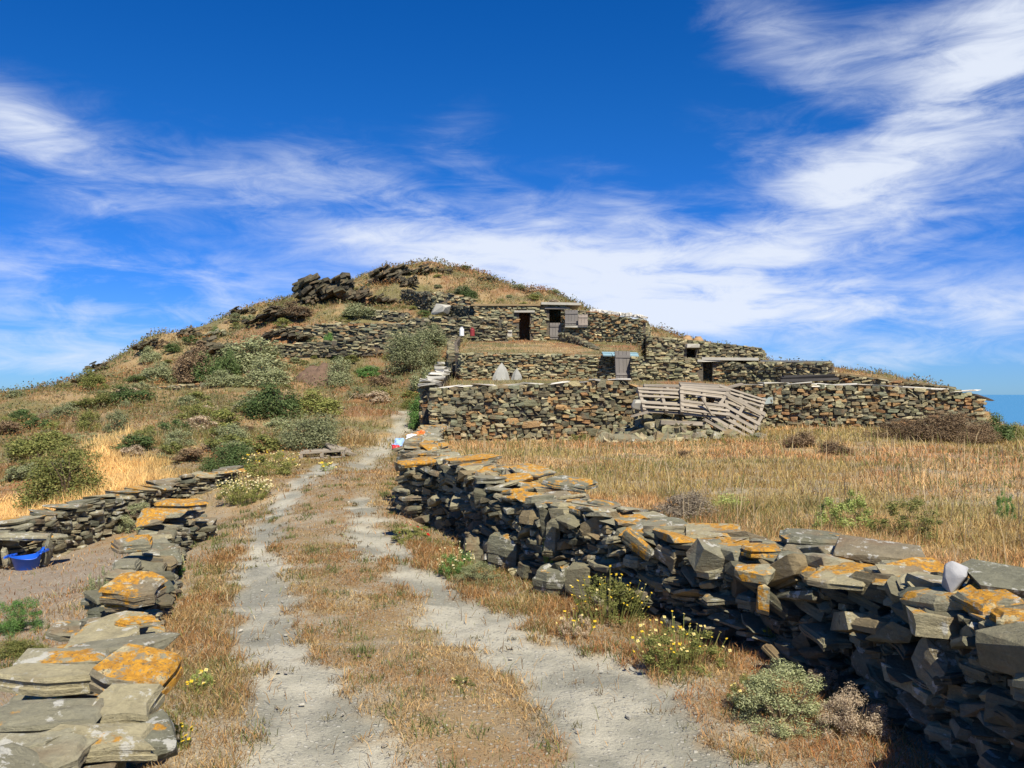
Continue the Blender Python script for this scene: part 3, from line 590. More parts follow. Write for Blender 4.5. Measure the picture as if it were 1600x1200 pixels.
# ------------------------------------------------------------------ lower left cross wall
cw = empty('dry_stone_wall', (-6, 12.6, -.5), 'low grey dry stone wall below the golden grass, behind the blue tub', 'wall')
stone_wall(cw, [P(-160, 0, 10.6)[:2], P(0, 0, 10.9)[:2], P(90, 0, 11.8)[:2], P(200, 0, 13.2)[:2], P(270, 0, 14.4)[:2], P(360, 0, 15.5)[:2]], [-.2, -.14, -.02, .02, .08, .16], .5, (.04, .075), (.10, .34), [M_SLAB, M_DARK, M_SLAB], variants=MID, tilt=.09, rough=.025, ends=(False, True), nparts=300, big=.04,
           caps=dict(l=(.3, .6), h=(.04, .07), mats=[M_SLAB, M_SLAB, M_LICH2], rows=1, step=.8))
slab = empty('leaning_slabs', (-6.5, 10.6, -.5), 'slabs propped into a small shelter over the blue tub', 'slab')
pl = Pile(slab, HERO)
pl.add(P(42, 838, 10.7), (1.0, .3, .07), (0, .02, .1), M_SLAB, name='lintel_slab'); pl.add(P(77, 858, 10.6), (.08, .2, .42), (0, .25, .1), M_SLAB, name='upright_slab'); pl.add(P(8, 870, 10.5), (.07, .1, .25), (0, -.2, .3), M_SLAB, name='upright_slab')
pl.build()

# ------------------------------------------------------------------ enclosure walls of the yard
LIMEC = dict(l=(.45, .9), h=(.035, .06), mats=[M_WHITE, M_CONC, M_CONC], rows=1, step=.78)
ew = empty('dry_stone_wall', (.5, 23, .3), 'warm brown stone front wall of the yard, left of the pallets', 'wall')
pl = stone_wall(ew, [(-2.18, 23.1), (.4, 22.9), (3.0, 22.7), (3.6, 22.7)], [1.66, 1.74, 1.84, 1.5], .5, (.05, .095), (.10, .32), [M_WARM, M_WARM, M_OLV, M_DARK], tilt=.08, rough=.02, big=.05, ends=(True, False), build=False, caps=LIMEC)
pl.build(300)
ew2 = empty('dry_stone_wall', (8.8, 22.2, .5), 'warm brown stone front wall of the yard, right of the pallets', 'wall')
stone_wall(ew2, [(3.6, 22.72), (4.6, 22.7), (5.6, 22.7), (6.0, 22.6), (9, 22.2), (11.3, 21.9), (11.85, 21.85)], [1.4, 1.3, 1.6, 1.78, 1.72, 1.62, 1.42], .5, (.05, .095), (.10, .32), [M_WARM, M_WARM, M_OLV, M_DARK], tilt=.08, rough=.02, big=.05, ends=(False, True), nparts=300,
           caps=LIMEC)
sw_ = empty('dry_stone_wall', (-2.3, 27, .8), 'side wall of the yard with whitewashed top, beside the tall green bush', 'wall')
stone_wall(sw_, [(-2.55, 32.2), (-2.4, 28), (-2.25, 23.5)], [2.4, 2.05, 1.72], .55, (.07, .13), (.14, .38), [M_WARM, M_OLV], ends=(False, False), nparts=200, caps=dict(l=(.4, .8), h=(.05, .09), mats=[M_WHITE, M_CONC, M_CONC], rows=1, step=.8))
pil = empty('gate_pillar', P(688, 586, 28.5), 'small whitewashed pillar with stacked flat stones on the side wall', 'pillar'); pil.location.z = 1.98
link('shaft', box_mesh('shaft', [((0, 0, .16), (.24, .24, .36), I3)], M_WHITE, .01), pil)
for k, (w, z) in enumerate([(.42, .37), (.34, .45), (.26, .52)]):
    o = link('cap_slab', sm_mesh(MID[k], M_CONC), pil); o.scale = (w, w * .9, .09); o.location = (random.uniform(-.03, .03), 0, z); o.rotation_euler = (0, 0, k)
# second terrace wall
tw = empty('terrace_wall', (1, 32.4, 2), 'olive grey terrace wall across the yard behind two pale pointed stones', 'wall')
stone_wall(tw, [P(715, 0, 31.5)[:2], P(760, 0, 32.3)[:2], P(900, 0, 32.3)[:2], P(1000, 0, 32.0)[:2]], [2.95, 3.0, 2.95, 2.85], .5, (.04, .085), (.12, .42), [M_OLV, M_WARM, M_OLV], tilt=.07, rough=.02, ends=(True, False), nparts=0)
tw2 = empty('terrace_wall', P(720, 0, 38), 'broken side wall climbing from the pillar to the upper yard', 'wall'); tw2.location.z = 3.2
stone_wall(tw2, [P(715, 0, 44)[:2], P(708, 0, 38)[:2], P(712, 0, 32)[:2]], [4.35, 3.75, 2.95], .5, (.07, .12), (.16, .4), [M_OLV, M_DARK], nparts=0)
for px, py, w, h, rz, lab in [(783, 581, .62, .66, .2, 'larger pale pointed stone standing against the terrace wall'), (806, 583, .4, .46, -.2, 'smaller pale pointed stone standing against the terrace wall')]:
    n = 11; rr = random.Random(px); vs = []; fold = [rr.uniform(.75, 1.15) for _ in range(n)]
    for z_, r_ in ((0, .52), (.22, .47), (.45, .40), (.66, .28), (.85, .14), (1.0, .03)):
        for k in range(n): t = 2 * math.pi * k / n; vs.append((math.cos(t) * r_ * w * fold[k] * rr.uniform(.9, 1.1) + .06 * z_ * w, math.sin(t) * r_ * w * .6 * fold[k], z_ * h * rr.uniform(.96, 1.02)))
    q = [(i * n + k, i * n + (k + 1) % n, (i + 1) * n + (k + 1) % n, (i + 1) * n + k) for i in range(5) for k in range(n)]
    o = link('standing_stone', np_mesh('standing_stone', vs, q, M_PALES, quads=True))
    x, y = P(px, 0, 31.3)[:2]; o.location = (x, y, h1(x, y) - .03); o.rotation_euler = (-.1, 0, rz); tag(o, lab, 'stone', 'pale standing stones')

# ------------------------------------------------------------------ houses and sheds
def plank_door(root, w, h, n, mat, name='door', handle=True):
    d = empty(name, (0, 0, 0)); d.parent = root
    for k in range(n):
        o = link('plank', box_mesh('plank', [((0, 0, 0), (w / n * .94, .035, h * random.uniform(.98, 1.0)), I3)], mat), d); o.location = ((k + .5) * w / n - w / 2, random.uniform(-.004, .004), h / 2)
    for z in (.18, .8):
        o = link('ledge', box_mesh('ledge', [((0, -.032, 0), (w * .96, .025, .09), I3)], mat), d); o.location = (0, 0, h * z)
    return d
def rel(root, p): return tuple(np.array(p) - np.array(root.location))
def roof_slab(root, pts, z, th, mat, name='roof'):
    """flat roof on the walls: outline (x, y[, dz]), world coordinates"""
    loc = np.array(root.location); n = len(pts); zs = z if hasattr(z, '__len__') else [z] * n
    v = [np.array((p[0], p[1], q)) - loc for p, q in zip(pts, zs)] + [np.array((p[0], p[1], q + th)) - loc for p, q in zip(pts, zs)]
    bm = bmesh.new(); vs = [bm.verts.new(a) for a in v]; bm.faces.new(vs[:n][::-1]); bm.faces.new(vs[n:])
    for i in range(n): bm.faces.new([vs[i], vs[(i + 1) % n], vs[n + (i + 1) % n], vs[n + i]])
    me = bpy.data.meshes.new(name); bm.to_mesh(me); bm.free(); return link(name, me, root, mat)
M_EARTHROOF = plain_mat('earth_roof', (.24, .17, .085), .95, .5, 3, .6, bdist=.05)
D1 = 46.0
def X_(px, d): return (px - 800) / F * d
def Z_(py, d): return CAMZ + (HZ - py) / F * d
h = empty('stone_house', (X_(810, D1), D1, Z_(528, D1)), 'long low stone house with two dark doorways on the upper yard', 'house')
xa, xb = X_(741, D1), X_(884, D1); zb = Z_(529, D1); ztl = Z_(478, D1); ztr = Z_(477, D1)
o1 = (X_(811, D1) - xa, X_(828, D1) - xa, zb - .6, Z_(488, D1)); o2 = (X_(858, D1) - xa, X_(883, D1) - xa - .02, zb - .6, Z_(483, D1))
stone_wall(h, [(xa, D1), (xb, D1)], [ztl, ztr], .5, (.055, .11), (.16, .5), [M_OLV, M_OLV, M_WARM], openings=[o1, o2], tilt=.06, rough=.02, nparts=0, wob=.03)
stone_wall(h, [(X_(690, D1 + 4.5), D1 + 4.4), (xa + .02, D1 + .1)], [Z_(476, D1 + 4), ztl], .45, (.08, .14), (.2, .5), [M_DARK], nparts=0, ends=(False, False))  # left side face, its shade put into the colour by all-dark stone
stone_wall(h, [(xb + 1.2, D1 + 3.6), (xb - 5, D1 + 3.6)], [ztr, ztl], .3, (.3, .4), (.8, 1.2), [M_DARK], nparts=0, ends=(False, False), side=1)
roof_slab(h, [(xa - .15, D1 - .3), (X_(845, D1), D1 - .3), (X_(845, D1), D1 + 5), (xa - .4, D1 + 5)], ztl - .02, .1, M_EARTHROOF)
roof_slab(h, [(X_(845, D1) + .01, D1 - .45), (X_(907, D1), D1 - .45), (X_(907, D1), D1 + 5), (X_(845, D1) + .01, D1 + 5)], [ztr, ztr - .04, ztr + .1, ztr + .1], .13, M_CONC, 'concrete_roof')
for o_, nm in ((o1, 'lintel'), (o2, 'lintel')):
    l = link(nm, box_mesh(nm, [((0, 0, 0), (o_[1] - o_[0] + .5, .3, .1), I3)], M_CONC if o_ is o1 else M_WOODD, .008), h); l.location = rel(h, ((o_[0] + o_[1]) / 2 + xa, D1 - .17, o_[3] + .02))
d = plank_door(h, o2[1] - o2[0] - .05, 0.88, 5, M_WOODD, 'half_door'); d.location = rel(h, ((o2[0] + o2[1]) / 2 + xa, D1 - .12, zb - .05))
sh = plank_door(h, .68, .78, 4, M_WOODD, 'open_shutter'); sh.location = rel(h, (X_(893, 44.75), 44.75, Z_(508, 44.75))); sh.rotation_euler = (0, 0, -.15)
sh2 = plank_door(h, .5, .62, 3, plain_mat('pale_board', (.34, .28, .22), .85, .4, 8, .2), 'pale_shutter'); sh2.location = rel(h, (X_(911, 44.45), 44.45, Z_(510, 44.45)))
for z_, nm in ((Z_(510, D1), 'sill'),):
    l = link(nm, box_mesh(nm, [((0, 0, 0), (1.3, .4, .09), I3)], M_CONC, .01), h); l.location = rel(h, (X_(902, 44.7), 44.7, z_ - .12))
# wing of the house
wg = empty('stone_outbuilding', (X_(945, 44), 44, Z_(545, 44)), 'tall plain stone outbuilding with whitewashed parapet right of the doorways', 'outbuilding')
stone_wall(wg, [(X_(884, 45.4), 45.4), (X_(940, 44.3), 44.3), (X_(1008, 43), 43)], [Z_(483, 45.4), Z_(489, 44.3), Z_(500, 43)], .5, (.055, .11), (.14, .46), [M_WARM, M_WARM, M_OLV], bases=[Z_(524, 45.4), Z_(540, 44.3), Z_(553, 43)], nparts=0, ends=(False, True), tilt=.06, drop=.5)
stone_wall(wg, [(X_(1008, 43) - .1, 43.1), (X_(1010, 49), 49)], [Z_(500, 43), Z_(500, 43)], .5, (.1, .15), (.2, .5), [M_OLV], nparts=0, ends=(False, False))
pp = Pile(wg, MID)
for i in range(26):
    u = i / 25; px = 925 + u * 82; dd = 44.6 - u * 1.5; pp.add((X_(px, dd), dd, Z_(487 + u * 10, dd) + .06), (random.uniform(.2, .4), .4, random.uniform(.1, .22)), (0, random.gauss(0, .1), -.4), M_WHITE, name='parapet_stone')
pp.build()
roof_slab(wg, [(X_(884, 45.6), 45.6), (X_(1005, 43.3), 43.3), (X_(1005, 49), 49), (X_(884, 50), 50)], [Z_(486, 45.4), Z_(502, 43), Z_(502, 43), Z_(486, 45.4)], .08, M_EARTHROOF)
sw3 = empty('dry_stone_wall', (X_(905, 43), 43, 3.9), 'short low wall stepping down in front of the outbuilding', 'wall')
stone_wall(sw3, [(X_(880, 45), 45), (X_(905, 42), 42), (X_(925, 38.5), 38.5), (X_(945, 35), 35)], [Z_(520, 45), Z_(527, 42), Z_(538, 38.5), Z_(553, 35)], .5, (.08, .13), (.2, .45), [M_DARK, M_OLV], side=1, nparts=0)
# upper right shed with a little window
s1 = empty('stone_shed', (X_(1100, 41), 41, 3.0), 'small upper stone shed with a square black window and clay pots on its roof', 'shed')
xa1 = X_(1008, 41.5); dd = 41.2
ow = (X_(1072, dd) - xa1, X_(1086, dd) - xa1, Z_(559, dd), Z_(545, dd))
stone_wall(s1, [(xa1, dd), (X_(1190, dd), dd)], [Z_(524, dd), Z_(544, dd)], .5, (.055, .11), (.15, .46), [M_OLV, M_OLV, M_DARK], bases=[Z_(566, dd), Z_(566, dd)], openings=[ow], nparts=0, tilt=.06, drop=.6)
stone_wall(s1, [(X_(1190, dd) - .2, dd + .2), (X_(1192, 46), 46)], [Z_(544, dd), Z_(546, dd)], .4, (.1, .15), (.2, .5), [M_OLV], nparts=0, ends=(False, False))
roof_slab(s1, [(xa1, dd - .05), (X_(1190, dd), dd - .05), (X_(1190, 45), 46), (X_(1008, 45), 46)], [Z_(526, dd), Z_(546, dd), Z_(546, dd), Z_(526, dd)], .07, M_EARTHROOF)
stone_wall(s1, [(X_(1050, dd), dd + 1.2), (X_(1110, dd), dd + 1.2)], [Z_(530, dd), Z_(535, dd)], .3, (.1, .2), (.3, .6), [M_DARK], bases=[2.6, 2.6], nparts=0, ends=(True, True))  # dark wall added close behind the window so the opening looks black
l = link('window_lintel', sm_mesh(MID[3], M_LBLUE if False else M_CONC), s1); l.scale = (.75, .5, .2); l.location = rel(s1, (X_(1080, dd), dd - .25, Z_(541, dd)))
for px, lab in ((1074, 'left of two round clay pots on the upper shed roof'), (1091, 'right of two round clay pots on the upper shed roof')):
    prof = [(.0, 0), (.2, 0), (.3, .14), (.31, .26), (.22, .4), (.15, .44), (.18, .48), (.13, .48), (.12, .42), (0, .3)]; n = 14
    vs = [(r * math.cos(2 * math.pi * k / n), r * math.sin(2 * math.pi * k / n), z) for r, z in prof for k in range(n)]
    q = [(i * n + k, i * n + (k + 1) % n, (i + 1) * n + (k + 1) % n, (i + 1) * n + k) for i in range(len(prof) - 1) for k in range(n)]
    o = link('clay_pot', np_mesh('clay_pot', vs, q, M_POT, quads=True, smooth=True)); o.location = (X_(px, dd + .5), dd + .5, Z_(537.5 if px < 1080 else 539, dd)); o.scale = (.85, .85, .9); tag(o, lab, 'pot', 'clay pots on shed roof')
# lower right shed with the dark doorway
s2 = empty('stone_shed', (X_(1060, 31), 31, 1.8), 'low flat roofed stone shed with a dark doorway behind the pallets', 'shed')
dd = 31.0; xa2 = X_(985, dd); od = (X_(1097, dd) - xa2, X_(1112, dd) - xa2, 1.0, Z_(565, dd))
stone_wall(s2, [(xa2, dd), (X_(1130, dd), dd)], [Z_(557, dd), Z_(562, dd)], .5, (.04, .085), (.12, .42), [M_OLV, M_OLV, M_WARM], openings=[od], nparts=0, tilt=.07, drop=.3, bases=[1.7, 1.7])
stone_wall(s2, [(X_(1131, dd), dd + .02), (X_(1215, 29.6), 29.6), (X_(1299, 28.2), 28.2)], [Z_(566, dd), Z_(566, 29.6), Z_(566, 28.2)], .5, (.04, .085), (.12, .42), [M_OLV, M_OLV, M_DARK], nparts=0, tilt=.07, bases=[1.6, 1.5, 1.4], drop=.3)
roof_slab(s2, [(X_(1094, dd), dd - .3), (X_(1180, dd), dd - .45), (X_(1180, 36), 36), (X_(1094, 36), 36)], [Z_(563, dd), Z_(564, dd), Z_(563, dd), Z_(562, dd)], .1, M_CONC)
roof_slab(s2, [(xa2, dd + .15), (X_(1094, dd) - .02, dd + .15), (X_(1094, 36) - .02, 36), (X_(990, 36), 36)], [Z_(560, dd), Z_(563, dd), Z_(563, dd), Z_(560, dd)], .05, M_EARTHROOF, 'earth_roof')
roof_slab(s2, [(X_(1180, dd) + .02, dd - .6), (X_(1298, 28.2), 28.1), (X_(1300, 33), 33), (X_(1180, 36) , 36)], [Z_(566, dd), Z_(567, 28.2), Z_(567, 28.2), Z_(566, dd)], .06, M_CONC, 'lime_roof')
stone_wall(s2, [(X_(1112, dd), dd + 2), (X_(1113, dd), dd + .3)], [Z_(562, dd), Z_(562, dd)], .4, (.1, .15), (.2, .4), [M_DARK], nparts=0, ends=(False, False), bases=[1.6, 1.6])
l = link('lintel', box_mesh('lintel', [((0, 0, 0), (.8, .4, .08), I3)], M_CONC, .01), s2); l.location = rel(s2, (X_(1105, dd), dd - .1, Z_(564, dd)))
# lowest shed on the right
s3 = empty('stone_shed', (X_(1390, 26), 26, 1.4), 'lowest stone shed at the right, its roof sloping to the sky', 'shed')
stone_wall(s3, [(X_(1296, 27), 27), (X_(1400, 26), 26), (X_(1491, 25.2), 25.2)], [Z_(583, 27), Z_(594, 26), Z_(607, 25.2)], .5, (.04, .085), (.12, .42), [M_OLV, M_WARM, M_DARK], nparts=0, bases=[1.3, 1.2, 1.1], tilt=.07, drop=.3)
roof_slab(s3, [(X_(1296, 27), 26.8), (X_(1491, 25.2), 25.1), (X_(1491, 29), 29), (X_(1296, 31), 31)], [Z_(584, 27), Z_(608, 25.2), Z_(608, 25.2), Z_(584, 27)], .06, M_EARTHROOF)
for a, b, y0, y1, dd, th, lab in [(1218, 1308, 592, 589, 25.6, .16, 'long black charred beam lying before the lime roofed shed'), (1335, 1375, 603, 605, 24.0, .1, 'shorter black board lying on the low right shed wall')]:
    c = P((a + b) / 2, (y0 + y1) / 2, dd); Lb = (b - a) / F * dd
    bmr = empty('beam', (c[0], c[1], c[2]), lab, 'beam'); bmr.rotation_euler = (0, -(y0 - y1) / (b - a), 0)
    for k in range(3):
        o = link('timber', box_mesh('timber', [((0, 0, 0), (Lb * (1 - .06 * k), .22, th * .42), I3)], M_BLACKW, .015), bmr); o.location = (.03 * k, k * .09, (k - 1) * th * .4)
# trough cover, leaning door
o = empty('leaning_door', (*P(974, 586, 31)[:2], 2.0), 'grey wooden door leaning at the end of the terrace wall', 'door', rot=(-.08, 0, .35))
d = plank_door(o, .62, 1.02, 4, M_WOODD, 'panel')
tr = link('blue_sheet', box_mesh('blue_sheet', [((0, 0, 0), (1.3, .55, .04), I3), ((0, .02, .035), (1.3, .08, .03), I3), ((-.3, -.2, .033), (.05, .5, .02), I3)], M_LBLUE, .004)); tr.location = P(969, 553.5, 31.7); tr.rotation_euler = (.25, .02, 0)
tag(tr, 'faded light blue sheet lying over a gap in the wall', 'sheet')
# clutter beside the house
def can(px, py, d, w, h_, mat, lab, cat):
    r = w / 2; n = 16; prof = [(0, 0), (r, 0), (r, h_ * .8), (r * .75, h_ * .9), (r * .4, h_ * .92), (r * .4, h_), (0, h_)]
    vs = [(a * math.cos(2 * math.pi * k / n), a * math.sin(2 * math.pi * k / n), z) for a, z in prof for k in range(n)]
    q = [(i * n + k, i * n + (k + 1) % n, (i + 1) * n + (k + 1) % n, (i + 1) * n + k) for i in range(len(prof) - 1) for k in range(n)]
    root = empty(cat.replace(' ', '_'), P(px, py, d), lab, cat)
    link('body', np_mesh('body', vs, q, mat, quads=True, smooth=False), root)
    link('handle', box_mesh('handle', [((0, 0, h_ + .03), (r * .9, .03, .03), I3), ((-r * .4, 0, h_), (.03, .03, .06), I3), ((r * .4, 0, h_), (.03, .03, .06), I3)], mat), root); return root
can(721.5, 525, 44.2, .24, .42, M_WPLAST, 'white plastic canister standing left of the red drum', 'canister'); can(738, 525, 44.2, .24, .40, M_MAROON, 'dark red drum standing right of the white canister', 'drum')
for i, (a, b, y0, lab) in enumerate([(765, 785, 519, 'left grey plank of the low board fence by the house'), (783, 800, 521, 'right grey plank of the low board fence by the house')]):
    o = link('plank', box_mesh('plank', [((0, 0, 0), ((b - a) / F * 45, .06, .34), I3), ((0, -.05, .1), ((b - a) / F * 45, .04, .05), I3)], M_CONC, .01)); o.location = P((a + b) / 2, y0, 45); tag(o, lab, 'plank')
# ruined walls on the hill
def ruin(path_px, lab, mats, sz=(.06, .14), ln=(.18, .6), name='ruined_wall', th=.5, base=None, **kw):
    pts = [(X_(px, d), d) for px, py, d in path_px]; tp = [Z_(py, d) for px, py, d in path_px]
    r = empty(name, (pts[0][0], pts[0][1], h1(*pts[0])), lab, 'wall'); stone_wall(r, pts, tp, th, sz, ln, mats, nparts=0, tilt=.09, rough=.05, wob=.12, **kw); return r
ruin([(640, 499, 45.5), (690, 494, 45.2), (745, 494, 45.0), (792, 502, 44.8)], 'low broken wall left of the house doorways', [M_OLV, M_DARK])
ruin([(632, 452, 55), (676, 458, 50.2)], 'dark shaded wall of the roofless ruin under the summit', [M_DARK], bases=[Z_(492, 55), Z_(494, 50.2)])  # shade put into the colour: darker stone than the ruin's sunlit wall
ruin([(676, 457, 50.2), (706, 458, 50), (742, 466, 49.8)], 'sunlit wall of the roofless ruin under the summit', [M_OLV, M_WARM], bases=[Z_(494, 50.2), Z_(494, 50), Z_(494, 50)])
ruin([(566, 488, 50), (600, 484, 49.8), (640, 488, 49.6)], 'tumbled low wall left of the roofless ruin', [M_DARK, M_OLV], bases=[Z_(500, 50), Z_(500, 49.8), Z_(505, 49.6)])
ruin([(415, 518, 48.4), (470, 509, 48.3), (540, 505, 48.1), (610, 504, 48), (664, 505, 47.8)], 'long terrace wall across the hillside above the brown heap', [M_OLV, M_WARM, M_DARK], name='terrace_wall', bases=[Z_(545, 48.2)] * 4 + [Z_(540, 48)])
ruin([(430, 540, 47.0), (500, 533, 46.8), (560, 526, 46.6), (650, 520, 46.4)], 'lower step of the hillside terrace wall', [M_OLV, M_DARK], name='terrace_wall', bases=[Z_(556, 47), Z_(552, 46.8), Z_(550, 46.6), Z_(548, 46.4)])
ruin([(205, 606, 40), (260, 603, 39.6), (320, 599, 39), (372, 598, 38.5)], 'low field wall half way up the left slope', [M_OLV, M_WARM], sz=(.07, .12))
ruin([(500, 636, 30.3), (520, 629, 30), (534, 632, 29.6)], 'little pile of a broken wall beside the upper track', [M_LICH2, M_WARM, M_OLV], sz=(.07, .11), ln=(.15, .4))
ruin([(290, 545, 50), (330, 541, 49.5), (420, 540, 48.6)], 'overgrown wall behind the dark bushes on the left slope', [M_OLV, M_DARK], bases=[Z_(560, 50), Z_(560, 49.5), Z_(558, 48.6)])
def boulder(px, py, d, sx, sy, sz, mat, lab, n=5, name='rock_outcrop', seed=0):
    r = random.Random(seed); x, y = X_(px, d), d; z = Z_(py, d); Vs = []; Ts = []; c = 0; hp = hit(px, py)
    if hp and n > 1: x, y, z = hp[0], hp[1] + sy * .3, h1(hp[0], hp[1] + sy * .3) - .1; sx, sy, sz = sx * hp[1] / d, sy, sz * hp[1] / d
    pk = [(r.uniform(-.4, .4), r.uniform(.5, 1.0), r.uniform(.1, .22)) for _ in range(4)]
    for k in range(n * 6 if n > 1 else 1):
        V, T = arr(r.choice(MID[7:] if n > 1 else HERO[:7]))
        if n > 1:
            u, v = r.uniform(-.5, .5), r.uniform(-.5, .5); top = max(.12, max(a_ * math.exp(-((u - q_) / w_) ** 2) for q_, a_, w_ in pk)) * (1 - 1.2 * v * v)
            s = np.array((sx * r.uniform(.10, .30), sy * r.uniform(.2, .45), sz * r.uniform(.06, .2))); R = np.array(Euler((r.gauss(0, .12), r.gauss(-.45, .12), r.gauss(0, .3))).to_matrix()); off = np.array((u * sx, v * sy, top * sz * r.uniform(.05, .9)))
        else: s = np.array((sx, sy, sz)); R = np.array(Euler((.1, .1, r.uniform(0, 6))).to_matrix()); off = np.array((0, 0, sz * .4))
        Vs.append((V * s) @ R.T + off); Ts.append(T + c); c += len(V)
    o = link(name, np_mesh(name, np.concatenate(Vs), np.concatenate(Ts), mat)); o.location = (x, y, z); return tag(o, lab, 'rock')
boulder(517, 474, 57, 4.2, 2.4, 1.9, M_ROCK, 'jagged dark outcrop on the skyline left of the summit', 26, seed=1); boulder(484, 478, 57.5, 1.1, 1.2, 1.5, M_ROCK, 'narrow dark rock at the left foot of the skyline outcrop', 8, seed=2)
boulder(612, 444, 61, 3.0, 2, 1.5, M_ROCK, 'dark rock face just left of the summit', 20, seed=3); boulder(640, 428, 63, 3.2, 2, .8, M_ROCK, 'rocks crowning the summit', 14, seed=4); boulder(640, 450, 59, 1.2, 1.2, 1.0, M_ROCK, 'dark rock above the roofless ruin', 8, seed=5)
boulder(232, 548, 51, 1.6, 1.5, .8, M_ROCK, 'rock knob on the lower left skyline', 9, seed=6); boulder(160, 580, 49, 1.8, 1.4, .6, M_ROCK, 'low rocks on the far left skyline', 9, seed=7); boulder(440, 500, 54, 2.6, 1.6, .8, M_ROCK, 'scattered dark rocks on the rust coloured slope', 12, seed=8)
for k, (px, py, d, sx, sz, lab) in enumerate([(450, 540, 48, 2.4, .9, 'rock face at the left end of the hillside terrace wall'), (410, 505, 54, 2.2, .7, 'dark ledge below the left ridge'), (380, 492, 56.5, 1.6, .6, 'small crag on the left ridge line'), (300, 528, 52, 1.6, .9, 'dark crag above the brown thicket'), (140, 597, 47.5, 1.5, .7, 'crag where the left skyline meets the sea'), (690, 426, 65, 1.6, .6, 'low rocks on the ridge right of the summit'), (760, 440, 62, 1.3, .5, 'small rocks on the ridge above the house'), (600, 476, 52, 2.2, .8, 'broken ledge below the summit rocks'), (330, 560, 47, 2.6, 1.2, 'shaded bluff between the thickets'), (560, 462, 57, 1.6, .7, 'ledge right of the skyline outcrop')]):
    boulder(px, py, d, sx, sx * .7, sz, M_ROCK, lab, 8, seed=40 + k)
boulder(688, 491, 48, 1.0, .7, .65, M_CONC, 'big pale rounded boulder in front of the ruin', 1, 'boulder', seed=9); boulder(345, 528, 52, 1.8, 1.2, .7, M_OLV, 'pale rocks on the left ridge', 9, seed=10); boulder(265, 585, 45, 2.0, 1.2, .5, M_OLV, 'grey rocks among shrubs on the left slope', 10, seed=11); boulder(640, 512, 47.0, 1.4, .8, .5, M_OLV, 'pale rubble at the right end of the hillside terrace', 9, seed=12)
def heap(px, py, wpx, hpx, mat, lab, cat, name, seed, back=1.0):
    p = hit(px, py); d = p[1]; w = wpx * d / F; hh = hpx * d / F; n = 26; vs = []; q = []
    for i in range(n):
        for j in range(n):
            u, v = i / (n - 1) * 2 - 1, j / (n - 1) * 2 - 1; r = math.hypot(u, v)
            k = max(0, 1 - r * r) ** 1.3; vs.append((u * w / 2, v * w * .4 * back, k * hh))
    vs = np.array(vs); f_ = (fbm(vs[:, 0] + seed, vs[:, 1], 2.2, 4, seed) - .5); vs[:, 2] = vs[:, 2] * (1 + f_ * .8) + f_ * hh * .35 * (vs[:, 2] > 0)
    gz = height(vs[:, 0] + p[0], vs[:, 1] + d + w * .3) - p[2]; vs[:, 2] += gz - .03
    q = [(i * n + j, (i + 1) * n + j, (i + 1) * n + j + 1, i * n + j + 1) for i in range(n - 1) for j in range(n - 1)]
    o = link(name, np_mesh(name, vs, q, mat, quads=True, smooth=True)); o.location = (p[0], d + w * .3, p[2]); return tag(o, lab, cat)
heap(497, 600, 96, 26, M_DUNG, 'smooth brown earth heap below the hillside terrace wall', 'heap', 'earth_heap', 3)

# ------------------------------------------------------------------ pallets, boards and rubble
def pallet(px, py, d, rot, lab, group='pallets dumped in the gap of the yard wall', w=1.2, l=.85, drop=(), name='pallet'):
    r = empty(name, P(px, py, d), lab, 'pallet', group, rot)
    ns = 6
    for k in range(ns):
        if k in drop: continue
        o = link('slat', box_mesh('slat', [((0, 0, 0), (w * random.uniform(.97, 1.0), l / ns * .52, .024), I3)], M_WOOD, .004), r); o.location = (random.gauss(0, .008), (k + .5) * l / ns - l / 2, .062); o.rotation_euler = (0, 0, random.gauss(0, .012))
    for k in range(3):
        o = link('bearer', box_mesh('bearer', [((0, 0, 0), (.075, l, .095), I3)], M_WOOD, .003), r); o.location = ((k - 1) * (w / 2 - .05), 0, 0)
    for k in (0, 1, 2):
        o = link('bottom_slat', box_mesh('bottom_slat', [((0, 0, 0), (w, .095, .022), I3)], M_WOOD, .004), r); o.location = (0, (k - 1) * (l / 2 - .06), -.062)
    return r
random.seed(5)
pallet(1036, 626, 21.3, (.70, .05, .12), 'front left pallet in the heap, tilted towards the track', drop=(2,))
pallet(1100, 630, 21.2, (.80, .12, -.03), 'middle pallet in the heap with a loose slat across it', drop=(3,))
pallet(1152, 651, 21.0, (1.0, .5, -.35), 'right pallet sliding down the end of the heap', w=1.1, l=.9, drop=(4,))
pallet(1045, 611, 21.9, (.25, .02, .05), 'flat pallet at the top left of the heap', drop=(3,)); pallet(1100, 608, 22.0, (.2, .06, -.06), 'flat pallet at the top middle of the heap'); pallet(1155, 630, 21.6, (.65, .32, -.25), 'upper right pallet of the heap, leaning down', drop=(2,))
def board(px0, py0, px1, py1, d, w, th, lab, mat=M_WOOD, yaw=0.0):
    a = Vector(P(px0, py0, d)); b = Vector(P(px1, py1, d - yaw)); c = (a + b) / 2; v = b - a
    o = link('board', box_mesh('board', [((0, 0, 0), (v.length, w, th), I3)], mat, .006)); o.location = c; o.rotation_euler = v.to_track_quat('X', 'Z').to_euler(); return tag(o, lab, 'board', 'loose boards in the heap')
